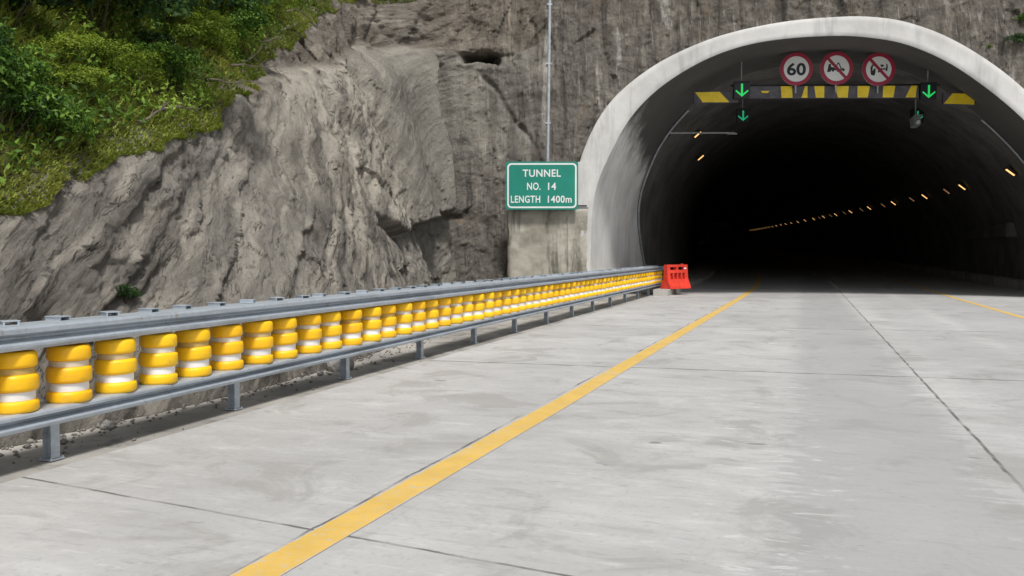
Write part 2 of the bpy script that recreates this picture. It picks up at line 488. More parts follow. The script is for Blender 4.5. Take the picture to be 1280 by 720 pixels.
def m_rock():
    t = NT('rock'); uv = t.uv(); ob = t.coords()
    face = t.at('face'); brown = t.at('brown'); shot = t.at('shotcrete')
    a = t.mapping(uv, (1, 1, 1), (0, 0, R(-33.4)))
    st_l = t.noise(t.mapping(a, (0.42, 3.4, 1)), 1.0, 8, 0.66, 0.25)
    st_f = t.noise(t.mapping(uv, (2.0, 0.22, 1)), 1.0, 8, 0.66, 0.35)
    st = t.n('ShaderNodeMix', data_type='FLOAT'); t.l(face, st.inputs[0]); t.l(st_l, st.inputs[2]); t.l(st_f, st.inputs[3]); st = st.outputs[0]
    big = t.noise(ob, 0.45, 5, 0.6)
    mid = t.noise(ob, 2.3, 7, 0.65)
    fine = t.noise(ob, 8.0, 8, 0.72)
    grit = t.noise(ob, 45.0, 4, 0.75)
    col = t.mix(t.ramp(big, 0.35, 0.65), (0.185, 0.170, 0.147), (0.282, 0.262, 0.230))
    col = t.mix(t.ramp(st, 0.46, 0.64), col, (0.44, 0.402, 0.345))
    col = t.mix(t.math('MULTIPLY', t.ramp(st, 0.48, 0.36), 0.90), col, (0.105, 0.094, 0.080))
    # bare weathered rock: darker, browner
    wet = t.mix(t.ramp(mid, 0.3, 0.7), (0.105, 0.089, 0.072), (0.215, 0.181, 0.143))
    wet = t.mix(t.ramp(st, 0.52, 0.70), wet, (0.33, 0.28, 0.225))
    col = t.mix(t.math('MULTIPLY', brown, 0.85), col, wet)
    # grey crust of sprayed mortar
    sc = t.mix(t.ramp(mid, 0.32, 0.68), (0.215, 0.204, 0.176), (0.315, 0.298, 0.258))
    sc = t.mix(t.ramp(st, 0.54, 0.70, 0, 0.35), sc, (0.44, 0.41, 0.355))
    sc = t.mix(t.ramp(st, 0.42, 0.32, 0, 0.35), sc, (0.150, 0.135, 0.112))
    col = t.mix(t.math('MULTIPLY', shot, 0.8), col, sc)
    # dark stained wall next to the portal; shade of its facing put into the colour
    stain_shade = t.mix(t.ramp(mid, 0.30, 0.68), (0.085, 0.077, 0.066), (0.205, 0.187, 0.160))
    stain_shade = t.mix(t.ramp(t.noise(ob, 1.1, 6, 0.7), 0.56, 0.70, 0, 0.75), stain_shade, (0.225, 0.165, 0.108))
    stain_shade = t.mix(t.ramp(st_f, 0.57, 0.66), stain_shade, (0.38, 0.37, 0.345))
    stain_shade = t.mix(t.ramp(st_f, 0.46, 0.36), stain_shade, (0.060, 0.055, 0.048))
    soil = t.mix(t.ramp(fine, 0.35, 0.65), (0.055, 0.062, 0.016), (0.13, 0.135, 0.035))
    col = t.mix(t.math('MULTIPLY', t.at('stain_shade'), t.ramp(mid, 0.25, 0.6, 0.55, 0.95)), col, stain_shade)
    col = t.mix(t.ramp(mid, 0.58, 0.75, 0, 0.45), col, (0.43, 0.40, 0.35))
    col = t.mix(t.ramp(fine, 0.43, 0.30, 0, 0.70), col, (0.085, 0.076, 0.065))
    col = t.mix(t.ramp(fine, 0.56, 0.70, 0, 0.50), col, (0.42, 0.40, 0.36))
    col = t.mix(t.ramp(grit, 0.58, 0.70, 0, 0.45), col, (0.47, 0.445, 0.40))
    col = t.mix(t.ramp(grit, 0.42, 0.30, 0, 0.45), col, (0.10, 0.09, 0.078))
    # scratches and hairline splits that follow the beds
    s1 = t.noise(t.mapping(a, (0.9, 8.0, 1)), 1.0, 6, 0.6, 0.35); s2 = t.noise(t.mapping(uv, (6.5, 0.7, 1)), 1.0, 6, 0.6, 0.4)
    sm = t.n('ShaderNodeMix', data_type='FLOAT'); t.l(face, sm.inputs[0]); t.l(s1, sm.inputs[2]); t.l(s2, sm.inputs[3]); sm = sm.outputs[0]
    hair = t.ramp(t.math('ABSOLUTE', t.math('SUBTRACT', sm, 0.47)), 0.020, 0.002)
    hair = t.math('MULTIPLY', hair, t.ramp(t.noise(ob, 1.9, 4, 0.6), 0.46, 0.58))
    hair = t.math('MULTIPLY', hair, t.math('SUBTRACT', 1.0, t.math('MULTIPLY', shot, 0.75)))
    col = t.mix(t.ramp(sm, 0.57, 0.70, 0, 0.40), col, (0.47, 0.44, 0.385))
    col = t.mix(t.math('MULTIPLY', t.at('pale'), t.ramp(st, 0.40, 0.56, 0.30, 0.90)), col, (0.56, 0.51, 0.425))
    col = t.mix(t.math('MULTIPLY', hair, 0.85), col, (0.055, 0.050, 0.043))
    col = t.mix(t.at('soil'), col, soil)
    nb = t.bump(st, 0.9, 0.22)
    nb = t.bump(mid, 0.7, 0.18, nb)
    nb = t.bump(fine, 1.0, 0.11, nb)
    nb = t.bump(grit, 0.9, 0.022, nb)
    nb = t.bump(t.math('SUBTRACT', sm, t.math('MULTIPLY', hair, 0.35)), 0.5, 0.08, nb)

    return t.out(col, 0.92, nb, 0, 0.25)

def m_road():
    t = NT('road_concrete'); ob = t.coords()
    sep = t.n('ShaderNodeSeparateXYZ'); t.l(ob, sep.inputs[0])
    x, y = sep.outputs[0], sep.outputs[1]
    wob = t.math('MULTIPLY', t.math('SUBTRACT', t.noise(ob, 1.7, 4, 0.7), 0.5), 0.06)
    big = t.noise(ob, 0.28, 5, 0.55)
    mid = t.noise(t.mapping(ob, (0.8, 1.8, 1)), 1.6, 6, 0.62)
    brush = t.noise(t.mapping(ob, (1.5, 8.0, 1)), 1.5, 8, 0.70, 0.3)
    scuff = t.noise(t.mapping(ob, (2.2, 7.0, 1)), 1.1, 9, 0.74, 0.6)
    fine = t.noise(ob, 40, 4, 0.7)
    col = t.mix(t.ramp(big, 0.32, 0.68), (0.375, 0.374, 0.370), (0.470, 0.468, 0.462))
    # transverse joints, each with its own skew: y = c + k x
    JT = [(-3.4, -0.10), (3.60, -0.118), (11.03, 0.079), (17.55, 0.15), (23.9, 0.27), (30.0, 0.385), (37.0, 0.385), (44.0, 0.385), (51.0, 0.385)]
    j1 = None; fy = None
    for c_, k_ in JT:
        yy = t.math('SUBTRACT', t.math('SUBTRACT', t.math('ADD', y, t.math('MULTIPLY', wob, 0.6)), t.math('MULTIPLY', x, k_)), c_)
        dd = t.ramp(t.math('ABSOLUTE', yy), *((0.017, 0.006) if c_ < 9 else (0.034, 0.014) if c_ < 25 else (0.075, 0.03)))
        st_ = t.math('GREATER_THAN', yy, 0.0)
        j1 = dd if j1 is None else t.math('MAXIMUM', j1, dd)
        fy = st_ if fy is None else t.math('ADD', fy, st_)
    comb = t.n('ShaderNodeCombineXYZ')
    fx = t.math('FLOOR', t.math('DIVIDE', t.math('ADD', x, 2.15), 3.48))
    t.l(fx, comb.inputs[0]); t.l(fy, comb.inputs[1])
    wn_ = t.n('ShaderNodeTexWhiteNoise'); t.l(comb.outputs[0], wn_.inputs['Vector'])
    col = t.mix(t.math('MULTIPLY', wn_.outputs['Value'], 0.42), col, (0.335, 0.330, 0.318))
    col = t.mix(t.ramp(mid, 0.50, 0.72, 0, 0.35), col, (0.52, 0.518, 0.51))
    spk = t.noise(ob, 22.0, 6, 0.75)
    col = t.mix(t.ramp(spk, 0.46, 0.32, 0, 0.60), col, (0.27, 0.268, 0.262))
    col = t.mix(t.ramp(spk, 0.56, 0.70, 0, 0.35), col, (0.57, 0.568, 0.56))
    col = t.mix(t.ramp(mid, 0.46, 0.28, 0, 0.55), col, (0.31, 0.307, 0.302))
    col = t.mix(t.ramp(brush, 0.47, 0.32, 0, 0.60), col, (0.295, 0.295, 0.293))
    col = t.mix(t.ramp(brush, 0.56, 0.70, 0, 0.42), col, (0.575, 0.577, 0.575))
    mot = t.noise(ob, 1.15, 8, 0.68, 0.8)
    col = t.mix(t.ramp(mot, 0.48, 0.37, 0, 0.62), col, (0.285, 0.278, 0.262))
    col = t.mix(t.ramp(mot, 0.55, 0.68, 0, 0.32), col, (0.56, 0.557, 0.545))
    # wheel tracks: tyre-darkened, scuffed
    def track(c, w):
        d = t.math('ABSOLUTE', t.math('SUBTRACT', t.math('ADD', x, t.math('MULTIPLY', t.math('SUBTRACT', scuff, 0.5), 1.6)), c))
        return t.ramp(d, w, w * 0.78)
    tr = t.math('MAXIMUM', track(0.55, 0.72), t.math('MULTIPLY', track(3.9, 0.9), 0.6))
    tr = t.math('MAXIMUM', tr, t.math('MULTIPLY', track(2.3, 0.6), 0.5))
    col = t.mix(t.math('MULTIPLY', tr, t.ramp(mid, 0.2, 0.6, 0.32, 0.60)), col, (0.285, 0.285, 0.287))
    dust = t.math('MULTIPLY', t.ramp(scuff, 0.56, 0.66), t.ramp(t.math('ABSOLUTE', t.math('SUBTRACT', x, -0.25)), 0.9, 0.2))
    col = t.mix(t.math('MULTIPLY', dust, 0.6), col, (0.60, 0.60, 0.595))
    chips = t.ramp(scuff, 0.375, 0.325)
    col = t.mix(t.math('MULTIPLY', chips, 0.5), col, (0.20, 0.20, 0.20))
    # joints
    def joint(v, c, w):
        d = t.math('ABSOLUTE', t.math('SUBTRACT', t.math('ADD', v, wob), c))
        return t.ramp(d, w, w * 0.35)
    jl = t.math('MAXIMUM', joint(x, 1.335, 0.021), t.math('MULTIPLY', joint(t.math('SUBTRACT', x, t.math('MULTIPLY', y, 0.0165)), -2.565, 0.016), t.ramp(t.noise(ob, 0.6, 2), 0.42, 0.55)))
    jm = t.math('MAXIMUM', j1, jl)
    jm = t.math('MULTIPLY', jm, t.ramp(t.noise(ob, 2.4, 3), 0.35, 0.6, 0.30, 0.85))
    col = t.mix(jm, col, (0.085, 0.080, 0.074))
    # small dark spalls and oil spots
    sp = t.ramp(t.noise(t.mapping(ob, (1, 2.2, 1)), 2.1, 2, 0.4), 0.735, 0.775)
    col = t.mix(t.math('MULTIPLY', sp, 0.55), col, (0.12, 0.118, 0.115))
    h = t.math('SUBTRACT', t.math('MULTIPLY', brush, 0.5), t.math('MULTIPLY', jm, 1.2))
    nb = t.bump(h, 0.35, 0.012)
    nb = t.bump(fine, 0.3, 0.004, nb)
    return t.out(col, t.ramp(mid, 0.3, 0.7, 0.62, 0.85), nb, 0, 0.35)

def m_paint(name, col, worn):
    t = NT(name); ob = t.coords()
    w = t.noise(ob, 5.0, 6, 0.7)
    c = t.mix(t.ramp(t.noise(ob, 3.0, 7, 0.7), 0.3, 0.7), tuple(v * 0.86 for v in col), col)
    c = t.mix(t.ramp(t.noise(ob, 14.0, 7, 0.78), 0.555, 0.63, 0, worn), c, (0.45, 0.43, 0.37))
    c = t.mix(t.ramp(t.noise(ob, 1.1, 5, 0.7), 0.55, 0.68, 0, 0.6), c, (0.50, 0.43, 0.27))
    c = t.mix(t.ramp(t.noise(ob, 26, 4, 0.7), 0.60, 0.72, 0, 0.5), c, (0.40, 0.37, 0.28))
    ed = t.math('ADD', t.math('ABSOLUTE', t.at('across')), t.math('MULTIPLY', t.math('SUBTRACT', t.noise(ob, 9, 6, 0.75), 0.5), 0.75))
    c = t.mix(t.ramp(ed, 0.90, 1.02), c, (0.44, 0.435, 0.42))
    c = t.mix(t.ramp(t.noise(t.mapping(ob, (2, 0.5, 1)), 1.3, 6, 0.7), 0.56, 0.72, 0, 0.55), c, (0.50, 0.44, 0.30))
    return t.out(c, 0.75, t.bump(w, 0.2, 0.004), 0, 0.3)

def m_concrete(name, lo, hi, stain=0.5, soot=None, board=False):
    t = NT(name); ob = t.coords()
    big = t.noise(ob, 0.7, 6, 0.6)
    drip = t.noise(t.mapping(ob, (2.6, 2.6, 0.35)), 1.0, 6, 0.65, 0.4)
    fine = t.noise(ob, 18, 5, 0.7)
    col = t.mix(t.ramp(big, 0.3, 0.7), lo, hi)
    col = t.mix(t.ramp(drip, 0.5, 0.68, 0, stain), col, tuple(v * 0.45 for v in lo))
    col = t.mix(t.ramp(drip, 0.42, 0.28, 0, 0.35), col, tuple(min(1, v * 1.25) for v in hi))
    col = t.mix(t.ramp(fine, 0.40, 0.28, 0, 0.35), col, tuple(v * 0.5 for v in lo))
    if soot is not None:
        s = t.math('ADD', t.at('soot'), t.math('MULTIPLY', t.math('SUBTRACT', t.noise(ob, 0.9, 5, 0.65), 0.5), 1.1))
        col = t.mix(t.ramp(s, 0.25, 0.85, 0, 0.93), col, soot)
    nb = t.bump(big, 0.2, 0.03)
    nb = t.bump(fine, 0.35, 0.008, nb)
    return t.out(col, 0.88, nb, 0, 0.25)

def m_galv():
    t = NT('galvanised_steel'); ob = t.coords()
    sp = t.voronoi(ob, 26, 'F1', 'Color')
    sep = t.n('ShaderNodeSeparateColor'); t.l(sp, sep.inputs[0])
    n1 = t.noise(t.mapping(ob, (3, 0.6, 6)), 2.0, 5, 0.65)
    col = t.mix(t.math('MULTIPLY', sep.outputs[0], 0.5), (0.43, 0.48, 0.53), (0.55, 0.60, 0.65))
    col = t.mix(t.ramp(n1, 0.45, 0.7, 0, 0.6), col, (0.24, 0.26, 0.275))
    col = t.mix(t.ramp(t.noise(ob, 7, 6, 0.75), 0.58, 0.70, 0, 0.65), col, (0.25, 0.195, 0.14))
    return t.out(col, t.ramp(n1, 0.3, 0.7, 0.42, 0.60), None, 0.45, 0.5)

def m_leaf(name, cols):
    t = NT(name)
    r = t.at('tone')
    cr = t.n('ShaderNodeValToRGB'); t.l(r, cr.inputs[0])
    els = cr.color_ramp.elements
    while len(els) < len(cols): els.new(0.5)
    for i, c in enumerate(cols):
        els[i].position = i / (len(cols) - 1); els[i].color = (*c, 1)
    b = t.b
    t.l(cr.outputs[0], b.inputs['Base Color'])
    b.inputs['Roughness'].default_value = 0.6
    b.inputs['Specular IOR Level'].default_value = 0.25
    tr = t.n('ShaderNodeBsdfTranslucent'); t.l(cr.outputs[0], tr.inputs[0])
    mx = t.n('ShaderNodeMixShader'); mx.inputs[0].default_value = 0.30
    t.l(b.outputs[0], mx.inputs[1]); t.l(tr.outputs[0], mx.inputs[2])
    o = [n for n in t.t.nodes if n.type == 'OUTPUT_MATERIAL'][0]
    t.l(mx.outputs[0], o.inputs[0])
    return t.m

def m_band(name, c1, c2, dirt):
    """retro-reflective tape, some of it grimy"""
    t = NT(name)
    info = t.n('ShaderNodeObjectInfo').outputs['Random']
    ob = t.coords()
    c = t.mix(t.ramp(info, 0.35, 0.75), c1, c2)
    c = t.mix(t.ramp(t.noise(t.mapping(ob, (5, 5, 14)), 1.0, 5, 0.7), 0.45, 0.7, 0, dirt), c, (0.38, 0.30, 0.16))
    return t.out(c, 0.45, None, 0.15, 0.5)

def m_roller():
    t = NT('yellow_plastic'); ob = t.coords()
    info = t.n('ShaderNodeObjectInfo').outputs['Random']
    ofs = t.n('ShaderNodeVectorMath', operation='ADD'); t.l(ob, ofs.inputs[0])
    cmb = t.n('ShaderNodeCombineXYZ'); t.l(t.math('MULTIPLY', info, 37.0), cmb.inputs[0]); t.l(cmb.outputs[0], ofs.inputs[1])
    v = ofs.outputs[0]
    c = t.mix(info, (0.94, 0.50, 0.006), (0.97, 0.58, 0.010))
    c = t.mix(t.ramp(t.noise(t.mapping(v, (3, 3, 9)), 1.6, 6, 0.7), 0.52, 0.78, 0, 0.5), c, (0.42, 0.27, 0.06))
    c = t.mix(t.ramp(t.noise(t.mapping(v, (4, 4, 30)), 2.2, 4, 0.7), 0.66, 0.74, 0, 0.5), c, (0.16, 0.12, 0.06))
    r = t.ramp(t.noise(v, 5, 5, 0.6), 0.3, 0.7, 0.36, 0.58)
    return t.out(c, r, None, 0, 0.45)

M = dict(
    rock=m_rock(), road=m_road(),
    yellow_line=m_paint('yellow_road_paint', (0.64, 0.425, 0.11), 0.9),
    white_line=m_paint('white_road_paint', (0.62, 0.62, 0.60), 0.8),
    gutter=m_concrete('gutter_concrete', (0.23, 0.22, 0.20), (0.42, 0.40, 0.365), 0.6),
    ring=m_concrete('arch_concrete', (0.47, 0.465, 0.45), (0.62, 0.615, 0.60), 0.35),
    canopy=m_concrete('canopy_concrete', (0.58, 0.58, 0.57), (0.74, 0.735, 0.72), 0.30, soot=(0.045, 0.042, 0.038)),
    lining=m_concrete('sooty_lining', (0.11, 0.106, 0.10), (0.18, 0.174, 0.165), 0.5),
    panel=m_concrete('mottled_mortar', (0.215, 0.202, 0.162), (0.52, 0.50, 0.43), 0.85),
    kerb=m_concrete('kerb_concrete', (0.30, 0.29, 0.265), (0.46, 0.45, 0.42), 0.5),
    galv=m_galv(),
    roller=m_roller(),
    band=m_band('reflective_tape', (0.74, 0.70, 0.62), (0.52, 0.36, 0.10), 0.45), band_white=m_band('white_reflective_tape', (0.96, 0.96, 0.97), (0.80, 0.80, 0.79), 0.15),
    dark=plain('dark_metal', (0.035, 0.036, 0.038), 0.6, 0.3, 0.3),
    pole=plain('grey_pipe', (0.42, 0.45, 0.48), 0.5, 0.2, 0.2),
    green=plain('green_sign_sheet', (0.006, 0.235, 0.170), 0.45, 0, 0.10, 1.5),
    white=plain('white_sign_sheet', (0.78, 0.80, 0.79), 0.45, 0, 0.06, 1.5),
    red=plain('red_sign_sheet', (0.36, 0.018, 0.055), 0.45, 0, 0.12, 2.0),
    black=plain('black_sign_sheet', (0.016, 0.018, 0.024), 0.5, 0, 0.1),
    stripe_y=plain('yellow_stripe', (0.95, 0.70, 0.03), 0.5, 0, 0.12, 4.0),
    stripe_b=plain('grey_black_stripe', (0.115, 0.110, 0.130), 0.6, 0, 0.3, 4.0),
    barrier=plain('red_plastic', (0.85, 0.060, 0.035), 0.5, 0, 0.2, 5.0),
    barrier_o=plain('orange_plastic', (0.80, 0.22, 0.02), 0.5, 0, 0.2, 5.0),
    arrow=emis('green_led', (0.03, 0.80, 0.17), 0.36),
    arrow_far=emis('green_led_dim', (0.03, 0.75, 0.36), 0.22),
    lamp=emis('amber_lamp', (1.0, 0.55, 0.20), 1.4),
    lamp_dim=emis('amber_lamp_dim', (1.0, 0.50, 0.25), 0.22),
    grit=m_concrete('grit_stone', (0.12, 0.112, 0.10), (0.26, 0.245, 0.22), 0.4),
    debris=m_concrete('broken_stone', (0.26, 0.25, 0.235), (0.42, 0.41, 0.39), 0.4),
    soil=m_concrete('soil', (0.07, 0.06, 0.045), (0.13, 0.11, 0.08), 0.4),
    leaf_a=m_leaf('leaf_mid', [(0.024, 0.060, 0.012), (0.090, 0.190, 0.024), (0.20, 0.33, 0.040), (0.36, 0.48, 0.080)]),
    leaf_b=m_leaf('leaf_dark', [(0.012, 0.030, 0.011), (0.036, 0.086, 0.024), (0.085, 0.160, 0.042), (0.18, 0.27, 0.075)]),
    leaf_c=m_leaf('leaf_bright', [(0.065, 0.110, 0.012), (0.16, 0.235, 0.020), (0.28, 0.355, 0.034), (0.40, 0.46, 0.070)]),
    grass=m_leaf('grass_blade', [(0.066, 0.102, 0.018), (0.160, 0.210, 0.030), (0.27, 0.31, 0.050), (0.40, 0.39, 0.11)]),
    stem_pale=plain('dry_wood', (0.15, 0.125, 0.095), 0.85, 0, 0.3),
    stem=plain('woody_stem', (0.09, 0.07, 0.05), 0.8, 0, 0.3),
)

# ------------------------------------------------------------------ the setting: ground, road, gutter
def grid_sheet(name, xs, ys, mat, z=0.0, kind=True, warped=True, thick=None):
    X, Y = np.meshgrid(np.asarray(xs, float), np.asarray(ys, float))
    P = np.stack([X, Y, np.full_like(X, z)], -1)
    if warped: P = warp(P)
    nx, ny = len(xs), len(ys)
    i = np.arange(nx * ny).reshape(ny, nx)
    F = np.stack([i[:-1, :-1], i[:-1, 1:], i[1:, 1:], i[1:, :-1]], -1).reshape(-1, 4)
    o = link_mesh(name, P.reshape(-1, 3), F, mat, smooth=False)
    return structure(o) if kind else o

g = grid_sheet('ground', [-1800, -200, 40, 200, 1800], [-1800, -60, 20, 400, 1800], M['soil'], -0.12, warped=False)
ys_long = np.r_[np.arange(-40, 30, 2.0), np.arange(30, 120, 1.5), np.arange(120, 361, 6.0)]
road = grid_sheet('road', [-4.92, -2, 1, 4, 8.1, 8.75], ys_long, M['road'], 0.0)
# right-hand side in front of the portal: the carriageway widens
grid_sheet('road_shoulder', [8.75, 16, 30], np.r_[np.arange(-40, 30, 2.0), 30.8], M['road'], 0.0)
gutter = grid_sheet('gutter', [-6.6, -5.6, -4.92], np.arange(-40, 31.2, 1.0), M['gutter'], -0.008)

def marking(name, xs_of_y, ys, w, mat):
    V, F = [], []
    for y in ys:
        x = xs_of_y(y)
        V += [(x - w / 2, y, 0.004), (x + w / 2, y, 0.004)]
    for k in range(len(ys) - 1):
        F.append((2*k, 2*k+1, 2*k+3, 2*k+2))
    o = link_mesh(name, warp(np.array(V)), F, mat, parent=road, smooth=False)
    attr(o, 'across', np.tile([-1.0, 1.0], len(ys)))
    return o

marking('lane_line', lambda y: np.interp(y, [0, 3.45, 7.98, 27, 37, 400], [-2.46, -2.38, -2.27, -2.0, -1.92, -1.92]) , np.r_[np.arange(-30, 120, 1.0), np.arange(120, 300, 5)], 0.225, M['yellow_line'])
marking('lane_line', lambda y: np.interp(y, [0, 26.5, 41, 400], [4.9, 4.78, 4.66, 4.66]), np.r_[np.arange(-30, 120, 1.0), np.arange(120, 300, 5)], 0.16, M['yellow_line'])
for k in range(14):
    marking('centre_dash', lambda y: 1.335, np.arange(36.5 + 15 * k, 48.6 + 15 * k - 5, 1.0), 0.14, M['white_line'])

# ------------------------------------------------------------------ the rock slope
def build_rock():
    i0 = int(np.searchsorted(path_s, 6.0)); i1 = int(np.searchsorted(path_s, 84.0))
    us = path_s[i0:i1]
    zs = np.r_[-0.35, np.arange(0, 3, 0.045), np.arange(3, 10.6, 0.055), 10.6 * 1.05 ** np.arange(0, 17)]
    U, Z = np.meshgrid(us, zs, indexing='ij')
    P = surf(U, Z)
    nu, nz = U.shape
    i = np.arange(nu * nz).reshape(nu, nz)
    F = np.stack([i[:-1, :-1], i[1:, :-1], i[1:, 1:], i[:-1, 1:]], -1).reshape(-1, 4)
    # leave the hole for the tunnel
    V = P.reshape(-1, 3)
    uu = (V[:, 0] - PO[0]) / PE[0]
    th = 0.45 * inner_p + 0.55 * outer_p
    cx, cz = 7.9, 1.2
    ang = np.arctan2(V[:, 2] - cz, uu - cx); rr = np.hypot(uu - cx, V[:, 2] - cz)
    pa = np.arctan2(th[:, 1] - cz, th[:, 0] - cx); pr = np.hypot(th[:, 0] - cx, th[:, 1] - cz)
    o_ = np.argsort(pa)
    lim = np.interp(ang, pa[o_], pr[o_])
    inside = (rr < lim) & (V[:, 1] > 24) & (V[:, 2] > -0.5)
    inside |= (np.abs(uu - cx) < 8.0) & (V[:, 2] < 1.2) & (V[:, 1] > 24)
    keep = ~inside[F].any(1)
    o = link_mesh('rock_slope', V, F[keep], M['rock'], uv=np.stack([U.ravel(), Z.ravel()], 1))
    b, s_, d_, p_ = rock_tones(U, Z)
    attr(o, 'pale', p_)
    attr(o, 'face', sstep(UC + 0.5, UC + 3, U)); attr(o, 'brown', b); attr(o, 'shotcrete', s_); attr(o, 'stain_shade', d_)
    wv = 0.25 * fbm(U / 0.8, Z / 0.8, 9.0, 95, 3)
    attr(o, 'soil', sstep(-0.10, 0.12, Z - veg_line(U) + wv))
    return structure(o)
rock = build_rock()

# ------------------------------------------------------------------ tunnel
portal = thing('tunnel_portal', 'wide concrete tunnel mouth with a pale arch ring cut into the rock face', 'tunnel', PO + PE * 7.9)
PORT0 = np.array(portal.location)

def strip(name, A, B, mat, parent, soot=None, smooth=True):
    """quads between two polylines or a list of them"""
    rows = [A, B] if B is not None else A
    n = len(rows[0]); V = np.vstack(rows) - PORT0
    i = np.arange(len(rows) * n).reshape(len(rows), n)
    F = np.stack([i[:-1, :-1], i[:-1, 1:], i[1:, 1:], i[1:, :-1]], -1).reshape(-1, 4)
    o = link_mesh(name, V, F, mat, parent, smooth)
    if soot is not None: attr(o, 'soot', np.concatenate(soot))
    return o

def prof3(P2, t):
    t = np.broadcast_to(np.asarray(t, float), (len(P2),))
    return np.array([loc(u, tt, z) for (u, z), tt in zip(P2, t)])

# ring: front face with slightly eased edges, outer skin running back into the rock
cx_, cz_ = 7.9, 1.0
def toward(P2, Q2, d):
    v = Q2 - P2; return P2 + v / np.linalg.norm(v, axis=1)[:, None] * d
in_e = toward(inner_p, outer_p, 0.014); out_e = toward(outer_p, inner_p, 0.014)
rows = [prof3(inner_p, 0.014), prof3(in_e, 0.0)] + [prof3(inner_p + (outer_p - inner_p) * f, 0.0) for f in (0.25, 0.5, 0.75)] + [prof3(out_e, 0.0), prof3(outer_p, 0.014)] + [prof3(outer_p, t) for t in (0.5, 1.2, 2.2, 3.4)]
strip('arch_ring', [r for r in rows], None, M['ring'], portal)
# canopy: pale near the mouth, blackened towards the crown
fr = np.linspace(0, 1, NP)
tc = np.interp(inner_p[:, 1], [0, 0.75, 1.86, 2.65, 3.6, 4.33, 5.2, 6.0, 6.5, 7.0, 7.5, 8.26], [10.2, 9.7, 8.3, 7.6, 7.15, 6.6, 6.2, 5.95, 5.5, 4.9, 4.4, 4.0])
tc = np.where(inner_p[:, 0] > 7.4, np.interp(inner_p[:, 0], [7.4, 11.0, 16], [4.0, 3.4, 3.4]), tc)
for _k in range(6): tc[1:-1] = (tc[:-2] + 2 * tc[1:-1] + tc[2:]) / 4
rows, soot = [], []
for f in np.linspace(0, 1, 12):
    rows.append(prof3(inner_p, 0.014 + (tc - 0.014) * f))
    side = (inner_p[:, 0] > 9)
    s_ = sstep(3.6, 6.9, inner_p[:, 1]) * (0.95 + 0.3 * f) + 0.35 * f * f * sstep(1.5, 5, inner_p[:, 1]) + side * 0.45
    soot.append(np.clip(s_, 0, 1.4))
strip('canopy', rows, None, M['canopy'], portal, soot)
# lining of the bore
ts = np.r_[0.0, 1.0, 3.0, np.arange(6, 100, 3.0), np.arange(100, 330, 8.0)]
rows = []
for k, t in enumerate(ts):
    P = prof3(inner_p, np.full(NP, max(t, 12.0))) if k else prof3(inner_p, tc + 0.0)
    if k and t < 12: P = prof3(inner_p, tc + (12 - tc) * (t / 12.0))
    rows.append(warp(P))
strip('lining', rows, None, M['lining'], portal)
# added cap far inside, beyond the last lamp, to keep sky light out
endrow = rows[-1]
V = np.vstack([endrow, endrow.mean(0)[None]]) - PORT0
link_mesh('sky_cap', V, [(k, k + 1, NP) for k in range(NP - 1)] + [(NP - 1, 0, NP)], M['lining'], portal, False)
# conduit that follows the joint round the bore
inset = toward(inner_p, np.tile([[cx_, cz_]], (NP, 1)), 0.06)
cpts = prof3(inset, tc - 0.05) - PORT0
mb = MB()
mb.tube([tuple(p) for p in cpts[3:60:2] if p[2] < 6.95], 0.045, 8)
mb.build('conduit', M['pole'], portal, 60)
mb = MB()
mb.tube([tuple(p) for p in cpts[-60:-3:2] if p[2] < 6.35], 0.035, 8)
mb.build('conduit', M['pole'], portal, 60)
# board joint and cast bolt pockets on the left wall of the canopy

# ------------------------------------------------------------------ plants on the slope
def leaf_cloud(name, centres, normals, size, mat, parent=None, tone=None, per=1, squash=1.0, rng=RNG):
    """many small leaf-shaped faces (a folded rhomb each)"""
    n = len(centres)
    a = rng.normal(size=(n, 3)); a /= np.linalg.norm(a, axis=1)[:, None]
    nn = normals + 0.75 * rng.normal(size=(n, 3)); nn /= np.linalg.norm(nn, axis=1)[:, None]
    t = np.cross(nn, a); t /= np.linalg.norm(t, axis=1)[:, None]
    b = np.cross(nn, t)
    s = size * rng.uniform(0.6, 1.35, n)[:, None]
    V = np.stack([centres - t * s, centres - b * s * 0.42 + nn * s * 0.1, centres + t * s - nn * s * 0.2, centres + b * s * 0.42 + nn * s * 0.1], 1)
    F = np.arange(n * 4).reshape(n, 4)
    o = link_mesh(name, V.reshape(-1, 3), F, mat, parent, smooth=False)
    tn = rng.uniform(0, 1, n) if tone is None else tone
    attr(o, 'tone', np.repeat(np.clip(tn, 0, 1), 4))
    return o

def shrub_crown(rng, lobes, leaves, leaf, droop=0.0):
    """leaf positions over several uneven lobes; returns centres, normals, tone"""
    Cn, Nn, Tn = [], [], []
    for k in range(lobes):
        r = rng.uniform(0.22, 0.50)
        c = np.array([rng.normal(0, 0.45), rng.normal(0, 0.45), rng.uniform(0.25, 1.0)])
        m = int(leaves * r * r / 0.14)
        v = rng.normal(size=(m, 3)); v /= np.linalg.norm(v, axis=1)[:, None]
        v[:, 2] = np.where(v[:, 2] < -0.3, -v[:, 2], v[:, 2])
        q = 1 + 0.35 * noise(v[:, 0] * 2.2 + k * 7, v[:, 1] * 2.2, v[:, 2] * 2.2, 5 + k)
        rad = r * q * rng.uniform(0.72, 1.05, m) 
        P = c + v * rad[:, None] * np.array([1.15, 1.15, 0.8])
        gap = noise(P[:, 0] * 4, P[:, 1] * 4, P[:, 2] * 4, 91) > -0.28
        P, v = P[gap], v[gap]
        # sprigs that stick out
        base = rng.uniform(0.12, 0.5)
        Cn.append(P); Nn.append(v + np.array([0, 0, 0.5])); Tn.append(np.clip(base + rng.normal(0, 0.16, len(P)), 0, 1))
    return np.vstack(Cn), np.vstack(Nn), np.concatenate(Tn)

